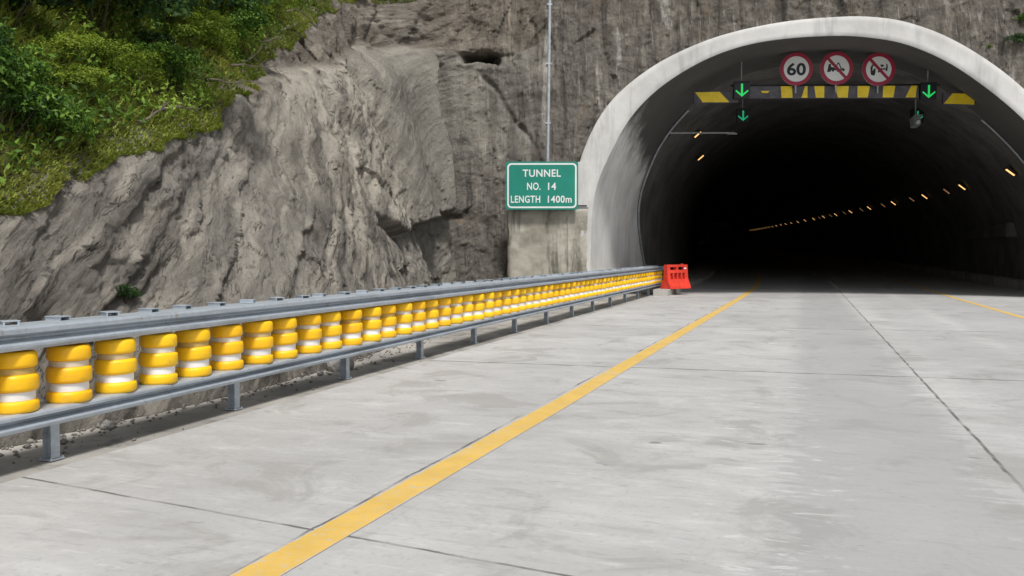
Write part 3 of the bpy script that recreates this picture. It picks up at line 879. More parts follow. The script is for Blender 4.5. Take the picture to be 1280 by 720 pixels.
def make_shrub(kind, mat, seed, lobes, leaves, leaf):
    rng = np.random.default_rng(seed)
    root = thing('shrub', '', 'shrub')
    c, n, t = shrub_crown(rng, lobes, leaves, leaf)
    leaf_cloud('crown', c, n, leaf, M[mat], root, t, rng=rng)
    mb = MB()
    for k in range(6):
        a = rng.uniform(0, 2 * PI); q = rng.uniform(0.2, 0.55)
        mb.cyl((0.03 * math.cos(a), 0.03 * math.sin(a), -0.25), (q * math.cos(a), q * math.sin(a), rng.uniform(0.5, 0.95)), 0.022, 0.006, 6)
    mb.build('stem', M['stem'], root)
    return root

PROTO = [make_shrub('mid', 'leaf_a', 11, 10, 330, 0.060), make_shrub('mid', 'leaf_a', 12, 12, 330, 0.055), make_shrub('mid', 'leaf_a', 16, 9, 330, 0.065),
         make_shrub('dark', 'leaf_b', 13, 12, 360, 0.062), make_shrub('dark', 'leaf_b', 14, 10, 360, 0.070),
         make_shrub('bright', 'leaf_c', 15, 9, 320, 0.055), make_shrub('bright', 'leaf_c', 17, 11, 320, 0.050), make_shrub('broad', 'leaf_a', 18, 8, 110, 0.115), make_shrub('fine', 'leaf_c', 19, 10, 620, 0.034)]
SHRUB_TEXT = {0: ('leafy mid green shrub in the thicket above the rock slope', 'mid green shrubs in the thicket'),
              1: ('dark green broad shrub in the thicket above the rock slope', 'dark green shrubs in the thicket'),
              3: ('broad leaved green shrub in the thicket above the rock slope', 'broad leaved shrubs in the thicket'),
              2: ('yellow green shrub in the thicket above the rock slope', 'yellow green shrubs in the thicket')}
_used = set()
def put_shrub(p, pos, sc, rz, tilt=(0, 0), label=None, group=None):
    k = PROTO[p]
    o = k if p not in _used else copy_tree(k)
    _used.add(p)
    o.location = tuple(pos); o.rotation_euler = (tilt[0], tilt[1], rz); o.scale = (sc, sc, sc * random.uniform(0.85, 1.15))
    t = SHRUB_TEXT[3 if p == 7 else 0 if p < 3 else 1 if p < 5 else 2]
    o['label'] = label or t[0]
    if label is None: o['group'] = t[1]
    elif group: o['group'] = group
    elif 'group' in o: del o['group']
    return o

rs = random.Random(5)
def scatter_shrubs():
    placed = []
    tries = 0
    while tries < 9000 and len(placed) < 215:
        tries += 1
        u = rs.uniform(16, 47); 
        zv = float(veg_line(u))
        h = (rs.random() ** 1.25) * 9.5 + 0.45
        z = zv + h
        if z > 16: continue
        P = surf(u, z)
        tone = float(noise(u / 3.0, z / 2.4, 0.0, 301)) + (0.25 if h < 2.2 else -0.12) + 0.12 * (u - 27) / 8
        r = rs.uniform(0.30, 0.60) if h < 1.2 else rs.uniform(0.7, 1.25)
        if h > 4: r *= 1.25
        if any((P[0]-q[0])**2 + (P[1]-q[1])**2 + (P[2]-q[2])**2 < (0.52 * (r + q[3])) ** 2 for q in placed): continue
        placed.append((P[0], P[1], P[2], r))
        dark = u < 24.5 and 1.1 < h < 4.6  # shade of the hollow is given by darker leaf colours here
        if dark: p = rs.choice((3, 4, 3, 7)); r *= 0.8
        elif tone > 0.22: p = rs.choice((5, 6, 8))
        elif tone < -0.20: p = rs.choice((3, 4))
        else: p = rs.choice((0, 1, 2, 0, 1, 7))
        put_shrub(p, (P[0], P[1], P[2] - 0.15 * r), r, rs.uniform(0, 6.28), (rs.uniform(-.2, .2), rs.uniform(0.1, .35)))
scatter_shrubs()
for (u, h, r, lift, txt) in [(19.6, 3.2, 1.7, 1.1, 'tall dark tree-like shrub overhanging a shadowed hollow, lowest of the big ones'),
                             (21.2, 5.4, 2.0, 1.3, 'broad dark tree-like shrub with deep shade beneath, middle of the big ones'),
                             (24.0, 7.6, 2.1, 1.4, 'highest broad dark tree-like shrub at the top of the slope')]:
    P = surf(u, float(veg_line(u)) + h)
    put_shrub(3 if h != 5.4 else 4, (P[0] + 0.5, P[1], P[2] + lift), r, u, (0.1, 0.2), label=txt)

def grass_mat():
    rng = np.random.default_rng(21)
    n = 150000
    u = rng.uniform(14, 48, n)
    h = rng.uniform(0, 1, n) ** 2.2 * 7.5 - 0.12 + 0.22 * fbm(u / 0.9, 0.0, 0.0, 401, 3)
    z = veg_line(u) + h
    bare = noise(u / 1.1, z / 1.1, 0.0, 411) > -0.35
    near = rng.uniform(0, 1, n) < np.clip(1.1 - h / 9, 0.25, 1)
    k = bare & near & (h > -0.25)
    u, z, h = u[k], z[k], h[k]; n = len(u)
    P = surf(u, z)
    L_ = rng.uniform(0.06, 0.20, n) * (0.55 + 0.75 * sstep(0, 1.0, h))
    az = rng.uniform(0, 2 * PI, n); lean = rng.uniform(0.2, 0.9, n)
    d = np.stack([np.cos(az) * lean + 0.35, np.sin(az) * lean, np.ones(n) * 0.8], 1); d /= np.linalg.norm(d, axis=1)[:, None]
    sd = np.stack([-np.sin(az), np.cos(az), np.zeros(n)], 1) * rng.uniform(0.006, 0.013, n)[:, None]
    mid = P + d * L_[:, None] * 0.55
    tip = P + d * L_[:, None] + np.array([0.10, 0, -0.22]) * L_[:, None]
    V = np.stack([P - sd, P + sd, mid + sd * 0.7, tip, mid - sd * 0.7], 1)
    base = np.arange(n)[:, None] * 5
    F = np.hstack([base, base + 1, base + 2, base + 3, base + 4])
    o = link_mesh('grass', V.reshape(-1, 3), F, M['grass'], smooth=False)
    tone = 0.5 + 0.55 * noise(u / 1.3, z / 1.3, 0, 421) + rng.normal(0, 0.14, n)
    attr(o, 'tone', np.repeat(np.clip(tone, 0, 1), 5))
    o['kind'] = 'stuff'
    return tag(o, 'yellowish green grass fringe along the top of the rock slope', 'grass')
grass_mat()

def low_cover():
    """creeping leaves between the shrubs"""
    rng = np.random.default_rng(23)
    n = 120000
    u = rng.uniform(14, 48, n); h = 0.1 + rng.uniform(0, 1, n) * 10.5
    z = veg_line(u) + h
    P = surf(u, z) 
    dens = noise(u / 1.6, z / 1.3, 0, 431)
    k = (dens > -0.30) & (z < 16) & ~((u < 24.5) & (h > 1.0) & (h < 4.6) & (rng.uniform(0, 1, n) < 0.75))
    P, u, z, dens = P[k], u[k], z[k], dens[k]
    lift = rng.uniform(0.02, 0.30, len(u)) * (0.6 + dens)
    P = P + np.stack([lift * 0.6, 0 * lift, lift], 1)
    tone = 0.42 + 0.6 * noise(u / 2.0, z / 1.5, 3, 441) + rng.normal(0, 0.15, len(u))
    o = leaf_cloud('undergrowth', P, np.tile([[0.5, 0, 0.8]], (len(u), 1)), 0.042, M['leaf_a'], None, tone, rng=rng)
    o['kind'] = 'stuff'
    return tag(o, 'low leafy ground cover between the shrubs above the rock', 'undergrowth')
low_cover()
for (u, z, p, r, txt) in [(61.35, 8.5, 3, 0.34, 'dark leafy bush growing beside the right shoulder of the arch ring'),
                          (61.45, 9.35, 0, 0.26, 'mid green bush higher on the rock right of the tunnel mouth'),
                          (60.3, 8.45, 5, 0.11, 'tiny yellow green tuft on the rock just above the right side of the ring'),
                          (22.75, 1.0, 4, 0.13, 'small dark weed at the rock foot behind the guardrail')]:
    P = surf(u, z)
    put_shrub(p, P, r, 1.0, label=txt)

# ------------------------------------------------------------------ roller guardrail
GX, GY0, GY1 = -5.15, 1.55, 32.0
rail = thing('roller_guardrail', 'galvanised guardrail with a long row of yellow rollers beside the road', 'guardrail', (GX, 17, 0))
GO = Vector(rail.location)
def rail_prof(z0, z1):
    h = z1 - z0
    p = [(-0.16, z1 - 0.012), (-0.148, z1), (0.120, z1), (0.138, z1 - 0.006), (0.148, z1 - 0.018), (0.148, z1 - 0.30*h), (0.088, z1 - 0.46*h), (0.088, z1 - 0.54*h), (0.152, z1 - 0.76*h),
         (0.152, z0 + 0.022), (0.140, z0), (0.120, z0), (-0.148, z0), (-0.16, z0 + 0.012)]
    return p
def rail_beam(name, z0, z1):
    b = MB()
    # overlapping lengths with a hairline step where they are spliced
    y = GY0; k = 0
    while y < GY1 - 0.01:
        y2 = min(y + 4.15, GY1)
        off = 0.0015 if k % 2 else 0.0
        b.sweep([(x + (off if x > 0 else -off), z + off * 0.2) for x, z in rail_prof(z0, z1)], y - GO.y, y2 - GO.y - 0.004)
        y = y2; k += 1
    o = b.build(name, M['galv'], rail)
    return o
rail_beam('top_rail', 0.838, 1.0); rail_beam('bottom_rail', 0.280, 0.405)
# rounded nose at the far end
nose = MB()
for z0, z1 in ((0.838, 1.0), (0.280, 0.405)):
    nose.cyl((0, GY1 - GO.y, z0), (0, GY1 - GO.y, z1), 0.150, n=24)
nose.build('end_nose', M['galv'], rail, 40)
# posts
def post_bm(y):
    b = MB()
    b.box((0.0, y, 0.148), (0.056, 0.010, 0.270))
    b.box((0.034, y, 0.1485), (0.011, 0.076, 0.271))
    b.box((-0.034, y, 0.1485), (0.011, 0.076, 0.271))
    b.box((0, y, 0.005), (0.12, 0.12, 0.010))
    for sx in (-1, 1):
        for sy in (-1, 1):
            b.cyl((sx * 0.050, y + sy * 0.050, 0.010), (sx * 0.050, y + sy * 0.050, 0.022), 0.007, n=8)
    return b
p0 = post_bm(0).build('post', M['galv'], rail)
PY = [2.55 + 2.07 * k for k in range(15)]
for k, y in enumerate(PY):
    o = p0 if k == 0 else p0.copy()
    if k: C.objects.link(o)
    o.parent = rail; o.location = (0, y - GO.y, 0)
# rollers
prof = [(0.10, 0.378), (0.148, 0.380), (0.160, 0.388), (0.166, 0.402), (0.166, 0.442), (0.161, 0.458), (0.150, 0.466), (0.140, 0.468), (0.138, 0.534),
        (0.150, 0.536), (0.162, 0.546), (0.167, 0.562), (0.167, 0.630), (0.162, 0.648), (0.150, 0.657), (0.140, 0.659), (0.139, 0.706),
        (0.148, 0.708), (0.158, 0.717), (0.162, 0.732), (0.160, 0.794), (0.150, 0.815), (0.135, 0.824), (0.06, 0.826)]
ZQ = lambda z: 0.402 + (z - 0.378) * 0.945
prof = [(r * 0.925, ZQ(z)) for r, z in prof]
r0 = MB().lathe(prof, n=40).build('roller', M['roller'], rail, 50)
band_lo = MB().lathe([(r * 0.925, ZQ(z)) for r, z in [(0.1400, 0.4695), (0.1425, 0.470), (0.1420, 0.532), (0.1390, 0.5325)]], n=40).build('reflective_band', M['band_white'], r0, 50)
band_hi = MB().lathe([(r * 0.925, ZQ(z)) for r, z in [(0.1405, 0.6605), (0.1430, 0.661), (0.1425, 0.704), (0.1395, 0.7045)]], n=40).build('reflective_band', M['band'], r0, 50)
cap = MB()
cap.box((-0.095, 0.045, 1.014), (0.13, 0.012, 0.026)); cap.box((-0.095, -0.045, 1.014), (0.13, 0.012, 0.026)); cap.box((-0.095, 0, 1.029), (0.135, 0.115, 0.006))
cap = cap.build('shaft_cap', M['galv'], r0, 40)
ry = 1.60; k = 0
while ry < GY1 - 0.05:
    o = r0 if k == 0 else copy_tree(r0, rail)
    o.location = (random.uniform(-0.004, 0.004), ry - GO.y, random.uniform(-0.003, 0.003))
    o.rotation_euler = (random.uniform(-.022, .022), random.uniform(-.022, .022), random.uniform(-0.5, 0.5))
    ry += 0.4545; k += 1
print('rollers', k)

# ------------------------------------------------------------------ walkway kerb and red barrier inside the mouth
def kerb(name, label, x0, x1, ys, h, step=None):
    V, F = [], []
    for y in ys:
        xb = x1(y) if callable(x1) else x1
        V += [(x0, y, -0.05), (x0, y, h - 0.02), (x0 + 0.02 * (1 if xb > x0 else -1), y, h), (xb, y, h), (xb, y, -0.05)]
    for k in range(len(ys) - 1):
        a, b = 5 * k, 5 * k + 5
        for q in range(4): F.append((a + q, b + q, b + q + 1, a + q + 1))
    n = 5 * (len(ys) - 1)
    F += [(0, 1, 2, 3, 4), (n + 4, n + 3, n + 2, n + 1, n)]
    o = link_mesh(name, warp(np.array(V, float)), F, M['kerb'], smooth=False)
    return tag(o, label, 'kerb')
kerb('walkway_kerb', 'concrete walkway kerb along the left tunnel wall under the red barrier', -4.42, lambda y: -4.94 if y < 32.3 else -6.33, np.r_[29.2, 31, 32.25, 32.35, np.arange(33.5, 120, 1.5), np.arange(120, 320, 8)], 0.22)
kerb('walkway_kerb', 'low concrete kerb along the right tunnel wall', 8.12, 9.05, np.r_[31.2, np.arange(33, 120, 1.5), np.arange(120, 320, 8)], 0.33)

def red_barrier():
    y0 = 30.35
    base = warp(np.array([[-4.33, y0, 0.222]]))[0]
    t = thing('plastic_barrier', 'red plastic water barrier with slots standing on the walkway kerb', 'barrier', base, R(56))
    t.scale = (1.08, 0.9, 0.93)
    # cross-section (y, z): splayed foot, narrow top; built as posts, rails and webs so the slots go right through
    w = 0.50
    def shell(x0, x1, z0, z1):
        def half(z): return np.interp(z, [0, 0.10, 0.40, 0.92], [0.27, 0.25, 0.115, 0.075])
        zs = np.linspace(z0, z1, 8)
        b.prism_side(x0, x1, zs, [half(z) for z in zs])
    class BB(MB):
        def prism_side(self, x0, x1, zs, hw):
            A = [(-h, z) for z, h in zip(zs, hw)] + [(h, z) for z, h in reversed(list(zip(zs, hw)))]
            p = [self.bm.verts.new((x0, y, z)) for y, z in A]; q = [self.bm.verts.new((x1, y, z)) for y, z in A]
            n = len(A)
            self.bm.faces.new(p); self.bm.faces.new(list(reversed(q)))
            for k in range(n): self.bm.faces.new((p[k], q[k], q[(k + 1) % n], p[(k + 1) % n]))
    b = BB()
    shell(-w, w, 0.0, 0.36)                       # solid foot
    shell(-w, -w + 0.15, 0.362, 0.92); shell(w - 0.15, w, 0.362, 0.92)
    shell(-w + 0.151, w - 0.151, 0.60, 0.72); shell(-w + 0.151, w - 0.151, 0.83, 0.92)
    for k in range(3):
        x = -0.20 + 0.20 * k
        shell(x - 0.030, x + 0.030, 0.362, 0.598)
    shell(-0.04, 0.04, 0.722, 0.828)
    b.build('body', M['barrier'], t)
    c = MB(); c.lathe([(0.05, 0.92), (0.055, 0.935), (0.05, 0.95)], n=14, at=(0.30, 0, 0)); c.build('filler_cap', M['barrier'], t, 40)
    e = MB(); e.box((w + 0.012, 0, 0.45), (0.02, 0.10, 0.62), bev=0.006); e.build('end_coupling', M['barrier_o'], t)
    rfl = MB(); rfl.box((0.36, -0.094, 0.775), (0.12, 0.012, 0.06)); rfl.build('reflector', M['white'], t)
    return t
red_barrier()

# ------------------------------------------------------------------ lettering
def text_mesh(name, s, mat, parent, x0, x1, z0, z1, y, depth=0.006, space=1.0, bold=0.0):
    """flat raised lettering fitted into a box in the x,z plane of its parent, facing -y"""
    cu = bpy.data.curves.new(name, 'FONT')
    cu.body = s; cu.size = 1.0; cu.extrude = 0.0; cu.space_character = space; cu.offset = bold; cu.resolution_u = 4
    tmp = bpy.data.objects.new(name, cu); C.objects.link(tmp)
    dg = bpy.context.evaluated_depsgraph_get()
    me = bpy.data.meshes.new_from_object(tmp.evaluated_get(dg))
    bpy.data.objects.remove(tmp)
    co = np.empty(len(me.vertices) * 3); me.vertices.foreach_get('co', co); co = co.reshape(-1, 3)
    lo, hi = co.min(0), co.max(0)
    q = np.empty_like(co)
    q[:, 0] = x0 + (co[:, 0] - lo[0]) / (hi[0] - lo[0]) * (x1 - x0)
    q[:, 2] = z0 + (co[:, 1] - lo[1]) / (hi[1] - lo[1]) * (z1 - z0)
    q[:, 1] = y
    me.vertices.foreach_set('co', q.ravel()); me.update()
    bm = bmesh.new(); bm.from_mesh(me)
    g = bmesh.ops.extrude_face_region(bm, geom=bm.faces[:])
    for v in g['geom']:
        if isinstance(v, bmesh.types.BMVert): v.co.y -= depth
    bmesh.ops.recalc_face_normals(bm, faces=bm.faces)
    for f in bm.faces: f.smooth = False
    for e in bm.edges: e.smooth = False
    bm.to_mesh(me); bm.free()
    return link(name, me, mat, parent)

def round_rect(w, h, r, n=6):
    pts = []
    for cx, cz, a0 in ((w/2 - r, h/2 - r, 0), (-w/2 + r, h/2 - r, 90), (-w/2 + r, -h/2 + r, 180), (w/2 - r, -h/2 + r, 270)):
        for k in range(n + 1):
            a = R(a0 + 90 * k / n); pts.append((cx + r * math.cos(a), cz + r * math.sin(a)))
    return pts

def ring_band(mb, outer, inner, y0, y1):
    n = len(outer)
    vs = [[mb.bm.verts.new((x, y, z)) for x, z in P] for P, y in ((outer, y0), (inner, y0), (inner, y1), (outer, y1))]
    for a in range(4):
        A, B = vs[a], vs[(a + 1) % 4]
        for k in range(n): mb.bm.faces.new((A[k], A[(k+1) % n], B[(k+1) % n], B[k]))
    return mb

# ------------------------------------------------------------------ green tunnel sign, its panel and the pole above
# mortar panel under the sign, flush against the ring
pu0, pu1 = -2.68, -0.72
panel = MB()
nx_, nz_ = 14, 18
pt = thing('mortar_panel', 'blotchy grey mortar wall panel below the green tunnel sign', 'wall', loc(-1.7, 0.12, 0), PSI)
panel.bm.free()
def rough_panel(x0, x1, z0, z1):
    nx, nz = 56, 62
    X, Z = np.meshgrid(np.linspace(0, 1, nx), np.linspace(0, 1, nz), indexing='ij')
    ex = 0.05 * fbm(Z * 5, 0.0, 0.0, 501, 3) * (1 - X)
    x = x0 + (x1 - x0) * X + ex
    z = z0 + (z1 - z0) * Z + 0.025 * fbm(X * 6, 1.0, 0, 503, 2) * Z
    y = -0.125 + 0.035 * fbm(x * 1.3, z * 1.3, 0, 505, 4) + 0.012 * fbm(x * 8, z * 8, 0, 507, 2)
    edge = np.minimum(np.minimum(X, 1 - X) * (x1 - x0), np.minimum(1 - Z, 0 * Z + 1) * (z1 - z0))
    y = y + 0.5 * (1 - sstep(0, 0.03, edge + 0.0)) * (edge < 0.005) + 0.03 * (1 - sstep(0.0, 0.10, edge))
    i = np.arange(nx * nz).reshape(nx, nz)
    F = np.stack([i[:-1, :-1], i[1:, :-1], i[1:, 1:], i[:-1, 1:]], -1).reshape(-1, 4)
    return link_mesh('panel', np.stack([x, y, z], -1).reshape(-1, 3), F, M['panel'], pt)
rough_panel(-0.99, 1.62, -0.1, 2.91)
rib = MB(); rib.box((0.95, -0.150, 1.35), (0.03, 0.06, 2.6)); rib.build('rib', M['panel'], pt)
pl = thing('pilaster', 'pale rough concrete strip between the green sign and the arch ring', 'wall', loc(-0.60, 0.10, 0), PSI)
_b = MB(); _b.prism([(-0.20, 2.935), (0.50, 2.935), (0.515, 3.45), (0.58, 3.90), (0.63, 4.22), (0.45, 4.42), (-0.20, 4.28)], -0.122, 0.35); _b.build('body', M['ring'], pl)
_b = MB(); _b.box((0.14, -0.130, 2.99), (0.62, 0.03, 0.030)); _b.build('joint_bar', M['dark'], pl)

sg = thing('tunnel_sign', 'green rectangular sign with white border naming the tunnel and its length', 'sign', loc(-1.45, -0.30, 3.60), PSI)
SW, SH = 2.27, 1.50
b = MB(); b.prism(round_rect(SW, SH, 0.08), 0.0, 0.03); b.build('board', M['green'], sg)
b = MB(); ring_band(b, round_rect(SW - 0.10, SH - 0.10, 0.13), round_rect(SW - 0.20, SH - 0.20, 0.09), -0.004, 0.0); b.build('border', M['white'], sg)
def sgx(px): return (px - 490) / 860 * SW
def sgz(py): return (360 - py) / 560 * SH
for s_, a0, a1, b0, b1 in (('TUNNEL', 262, 714, 258, 172), ('NO.', 314, 474, 410, 324), ('14', 562, 658, 410, 324), ('LENGTH', 122, 470, 560, 476), ('1400m', 560, 843, 560, 476)):
    text_mesh('lettering', s_, M['white'], sg, sgx(a0), sgx(a1), sgz(b0), sgz(b1), -0.001, 0.0015, 1.08, 0.016)
b = MB()
for zz in (0.45, -0.45): b.box((0, 0.055, zz), (SW * 0.92, 0.05, 0.07))
b.build('mounting_bar', M['galv'], sg)
for xx in (-0.7, 0.7):
    b = MB(); b.box((xx, 0.20, -0.72), (0.07, 0.26, 0.05)); b.build('bracket', M['dark'], sg)

tp = thing('grey_pipe', 'thin pale grey pipe running up the rock above the green sign', 'pipe', loc(-1.36, 0.0, 4.2), PSI)
b = MB(); b.cyl((0.0, 0.0, 0.0), (0.10, 0.62, 7.5), 0.05, n=12); b.build('tube', M['pole'], tp, 60)
for zz in (1.4, 3.3, 5.2):
    b = MB(); f_ = zz / 7.5; b.box((0.10 * f_, 0.62 * f_ + 0.12, zz), (0.16, 0.34, 0.05)); b.build('clamp', M['galv'], tp)

# ------------------------------------------------------------------ gantry beam with stripes
gb = thing('height_limit_beam', 'striped yellow and grey height limit beam across the tunnel mouth', 'beam', loc(7.9, 2.15, 6.88), PSI)
segs = [(5.10, 10.38, 0.0)]
b = MB(); b.box(((4.55 + 10.45) / 2 - 7.9, 0, 0.02), (10.45 - 4.55, 0.16, 0.40), bev=0.008); b.build('beam', M['stripe_b'], gb)
b = MB(); b.box(((2.95 + 4.45) / 2 - 7.9, 0.05, -0.13), (1.50, 0.12, 0.38), Matrix.Rotation(R(-1.5), 3, 'Y'), bev=0.008); b.build('beam', M['stripe_b'], gb)
b = MB(); b.box(((11.30 + 12.35) / 2 - 7.9, 0.05, -0.22), (1.05, 0.12, 0.40), Matrix.Rotation(R(1.5), 3, 'Y'), bev=0.008); b.build('beam', M['stripe_b'], gb)
b = MB()
b.box((4.52 - 7.9 + 3.2, 0.12, 0.28), (7.0, 0.05, 0.05)); b.build('hanger_rail', M['dark'], gb)
def stripe(xa0, xa1, xb0, xb1, y, z0, z1):
    b = MB(); b.prism([(xa0, z1), (xb0, z0), (xb1, z0), (xa1, z1)], y - 0.003, y - 0.001); return b.build('stripe', M['stripe_y'], gb)
def bu(px): return float(np.interp(px, [940, 1045, 1138], [5.10, 7.90, 10.38])) - 7.9
for a0, a1, c0, c1 in ((968, 982, 969, 983), (998.5, 1001.5, 994, 1001.5), (1010, 1022.5, 1012, 1022.5), (1035, 1053, 1040, 1052), (1064, 1079.5, 1064, 1077), (1096, 1111, 1095.5, 1109), (1131, 1138, 1124, 1136.5)):
    stripe(bu(a0), bu(a1), bu(c0), bu(c1), -0.082, -0.172, 0.212)
stripe(bu(943), bu(954), bu(945), bu(952), -0.082, -0.01, 0.06)
b = MB(); b.prism([(3.0 - 7.9, 0.03), (3.25 - 7.9, -0.30), (4.15 - 7.9, -0.30), (3.82 - 7.9, 0.05)], -0.018, -0.012); b.build('stripe', M['stripe_y'], gb)
b = MB(); b.prism([(11.60 - 7.9, -0.03), (11.32 - 7.9, -0.37), (12.33 - 7.9, -0.41), (12.33 - 7.9, -0.05)], -0.018, -0.012); b.build('stripe', M['stripe_y'], gb)

# ------------------------------------------------------------------ three round signs above the beam
def disc(r, n=48): return [(r * math.cos(2*PI*k/n), r * math.sin(2*PI*k/n)) for k in range(n)]
def round_sign(label, u, z):
    t = thing('prohibition_sign', label, 'sign', loc(u, 1.85, z), PSI)
    rr = 0.545
    b = MB(); b.prism(disc(rr), 0.0, 0.03); b.build('disc', M['white'], t)
    b = MB(); ring_band(b, disc(rr + 0.003), disc(rr * 0.775), -0.006, 0.004); b.build('red_ring', M['red'], t)
    b = MB(); b.cyl((0, 0.06, -0.78), (0, 0.06, 0.5), 0.025, n=10); b.build('post', M['galv'], t, 60)
    return t
def poly(t, name, mat, polys, y=-0.003):
    b = MB()
    for P in polys: b.prism(P, y, 0.0005)
    return b.build(name, mat, t)
k60 = round_sign('round red ringed speed limit sign reading 60', 6.39, 7.62)
text_mesh('numerals', '60', M['black'], k60, -0.315, 0.315, -0.215, 0.205, -0.001, 0.004, 1.0, 0.028)
def px(P, cx, cz, s=0.545 / 250): return [((x - cx) * s, (cz - y) * s) for x, y in P]
def bar_poly(P, w):
    out = []
    for (x0, y0), (x1, y1) in zip(P[:-1], P[1:]):
        d = Vector((x1 - x0, y1 - y0)).normalized(); nrm = Vector((-d.y, d.x)) * w / 2; e = d * w * 0.2
        out.append([(x0 - e.x + nrm.x, y0 - e.y + nrm.y), (x1 + e.x + nrm.x, y1 + e.y + nrm.y), (x1 + e.x - nrm.x, y1 + e.y - nrm.y), (x0 - e.x - nrm.x, y0 - e.y - nrm.y)])
    return out
def disc_px(cx, cy, r): return [(cx + r * math.cos(2*PI*k/14), cy + r * math.sin(2*PI*k/14)) for k in range(14)]
tw = round_sign('round red ringed sign with a struck out dark vehicle and raised arm', 7.72, 7.64)
c_ = (325, 270)
P = [[(182, 326), (205, 205), (238, 205), (240, 318), (212, 326)], [(240, 250), (300, 262), (300, 300), (240, 300)], [(300, 276), (440, 286), (440, 304), (300, 302)], disc_px(270, 306, 17), disc_px(345, 308, 17), disc_px(428, 300, 17)]
P += bar_poly([(300, 262), (352, 185), (392, 272)], 15) + bar_poly([(392, 272), (425, 276), (446, 292)], 13)
for i_, Q in enumerate(P): poly(tw, 'vehicle_symbol', M['black'], [px(Q, *c_)], -0.003 - 0.0002 * i_) if i_ == 0 else None
poly(tw, 'vehicle_symbol', M['black'], [px(Q, *c_) for Q in P[1:2]], -0.0033)
poly(tw, 'vehicle_symbol', M['black'], [px(Q, *c_) for Q in P[2:3]], -0.0036)
b = MB()
for i_, Q in enumerate(P[3:]): b.prism(px(Q, *c_), -0.0040 - 0.0002 * i_, 0.0005)
b.build('vehicle_symbol', M['black'], tw)
poly(tw, 'slash', M['red'], [px(Q, *c_) for Q in bar_poly([(160, 85), (470, 420)], 44)], -0.0065)
ov = round_sign('round red ringed sign with two struck out dark cars', 9.11, 7.60)
c_ = (963, 275)
P = [[(842, 340), (838, 250), (862, 205), (905, 196), (912, 214), (876, 226), (866, 300), (900, 262), (918, 268), (912, 330), (900, 372), (850, 360)], [(985, 205), (1030, 205), (1042, 232), (1000, 240)],
     [(948, 300), (985, 268), (1010, 252), (1018, 275), (975, 320), (955, 328)], [(1075, 190), (1092, 200), (1100, 240), (1092, 300), (1062, 300), (1078, 245)], [(1010, 268), (1066, 252), (1068, 275), (1020, 285)]]
b = MB()
for i_, Q in enumerate(P): b.prism(px(Q, *c_), -0.0030 - 0.0002 * i_, 0.0005)
b.build('cars_symbol', M['black'], ov)
poly(ov, 'slash', M['red'], [px(Q, *c_) for Q in bar_poly([(805, 95), (1108, 420)], 44)], -0.0065)

# ------------------------------------------------------------------ lane signals
def ceiling_z(u): return float(np.interp(u, inner_p[20:-20, 0], inner_p[20:-20, 1]))
def lane_signal(label, u, t_, z, w, mat, drop=0.35):
    P = warp(loc(u, t_, z)[None])[0]
    r = thing('lane_signal', label, 'traffic signal', P, PSI)
    b = MB(); b.box((0, 0.10, 0), (w * 1.14, 0.16, w * 1.2), bev=0.01); b.box((0, 0.02, w * 0.62), (w * 1.14, 0.10, 0.02)); b.build('housing', M['black'], r)
    h = w * 0.47
    polys = [[(-0.036 * w / 0.5, h), (-0.036 * w / 0.5, -h * 0.85), (0.036 * w / 0.5, -h * 0.85), (0.036 * w / 0.5, h)]]
    b = MB(); b.prism(polys[0], 0.012, 0.02)
    k = 0.052 * w / 0.5
    b.prism([(0, -h), (0, -h + 1.5 * k), (-h * 0.90, 0.0 + k * 0.2), (-h, -k * 0.7)], 0.010, 0.02)
    b.prism([(0, -h), (h, -k * 0.7), (h * 0.90, 0.0 + k * 0.2), (0, -h + 1.5 * k)], 0.008, 0.02)
    b.build('arrow', mat, r)
    top = ceiling_z(u) - z + 0.3
    b = MB(); b.cyl((0, 0.12, w * 0.66), (0, 0.12, top), 0.022, n=8); b.build('hanger', M['pole'], r, 60)
    return r
lane_signal('lit green down arrow in front of the striped beam, near the yellow left end piece', 4.59, 1.95, 6.95, 0.46, M['arrow'])
lane_signal('lit green down arrow just right of the striped beam, before the right end piece', 10.80, 1.95, 6.88, 0.46, M['arrow'])
lane_signal('dimmer green down arrow below and behind the left end of the beam', 4.22, 8, 7.0, 0.44, M['arrow_far'])
lane_signal('dimmer green down arrow half hidden behind the hanging camera', 11.28, 8.4, 7.0, 0.44, M['arrow_far'])
# hanging camera
P = loc(11.0, 7.2, 6.62)
cm = thing('hanging_camera', 'grey tunnel camera hanging from a rod below the striped beam', 'camera', P, PSI)
b = MB(); b.box((0, 0, 0), (0.26, 0.42, 0.34), Matrix.Rotation(R(-12), 3, 'X'), bev=0.03); b.box((0, -0.06, 0.19), (0.30, 0.56, 0.02), Matrix.Rotation(R(-12), 3, 'X')); b.build('housing', M['pole'], cm)
b = MB(); b.cyl((0, -0.22, -0.02), (0, -0.27, -0.03), 0.08, 0.075, 18); b.build('lens', M['white'], cm, 40)
b = MB(); b.cyl((0.0, 0, 0.18), (0.0, 0, 1.5), 0.03, n=10); b.build('hanger', M['pole'], cm, 60)

# ------------------------------------------------------------------ bracket arm and lamps in the bore
ba = thing('bracket_arm', 'slender grey bracket arm sticking out of the upper left tunnel wall', 'bracket', loc(1.52, 6.25, 6.10), PSI)
b = MB(); b.box((1.25, 0, 0), (2.50, 0.05, 0.055)); b.box((2.4, 0, -0.035), (0.35, 0.10, 0.045)); b.build('arm', M['pole'], ba)
b = MB(); b.box((-0.02, 0, 0), (0.06, 0.2, 0.24)); b.build('wall_plate', M['dark'], ba)

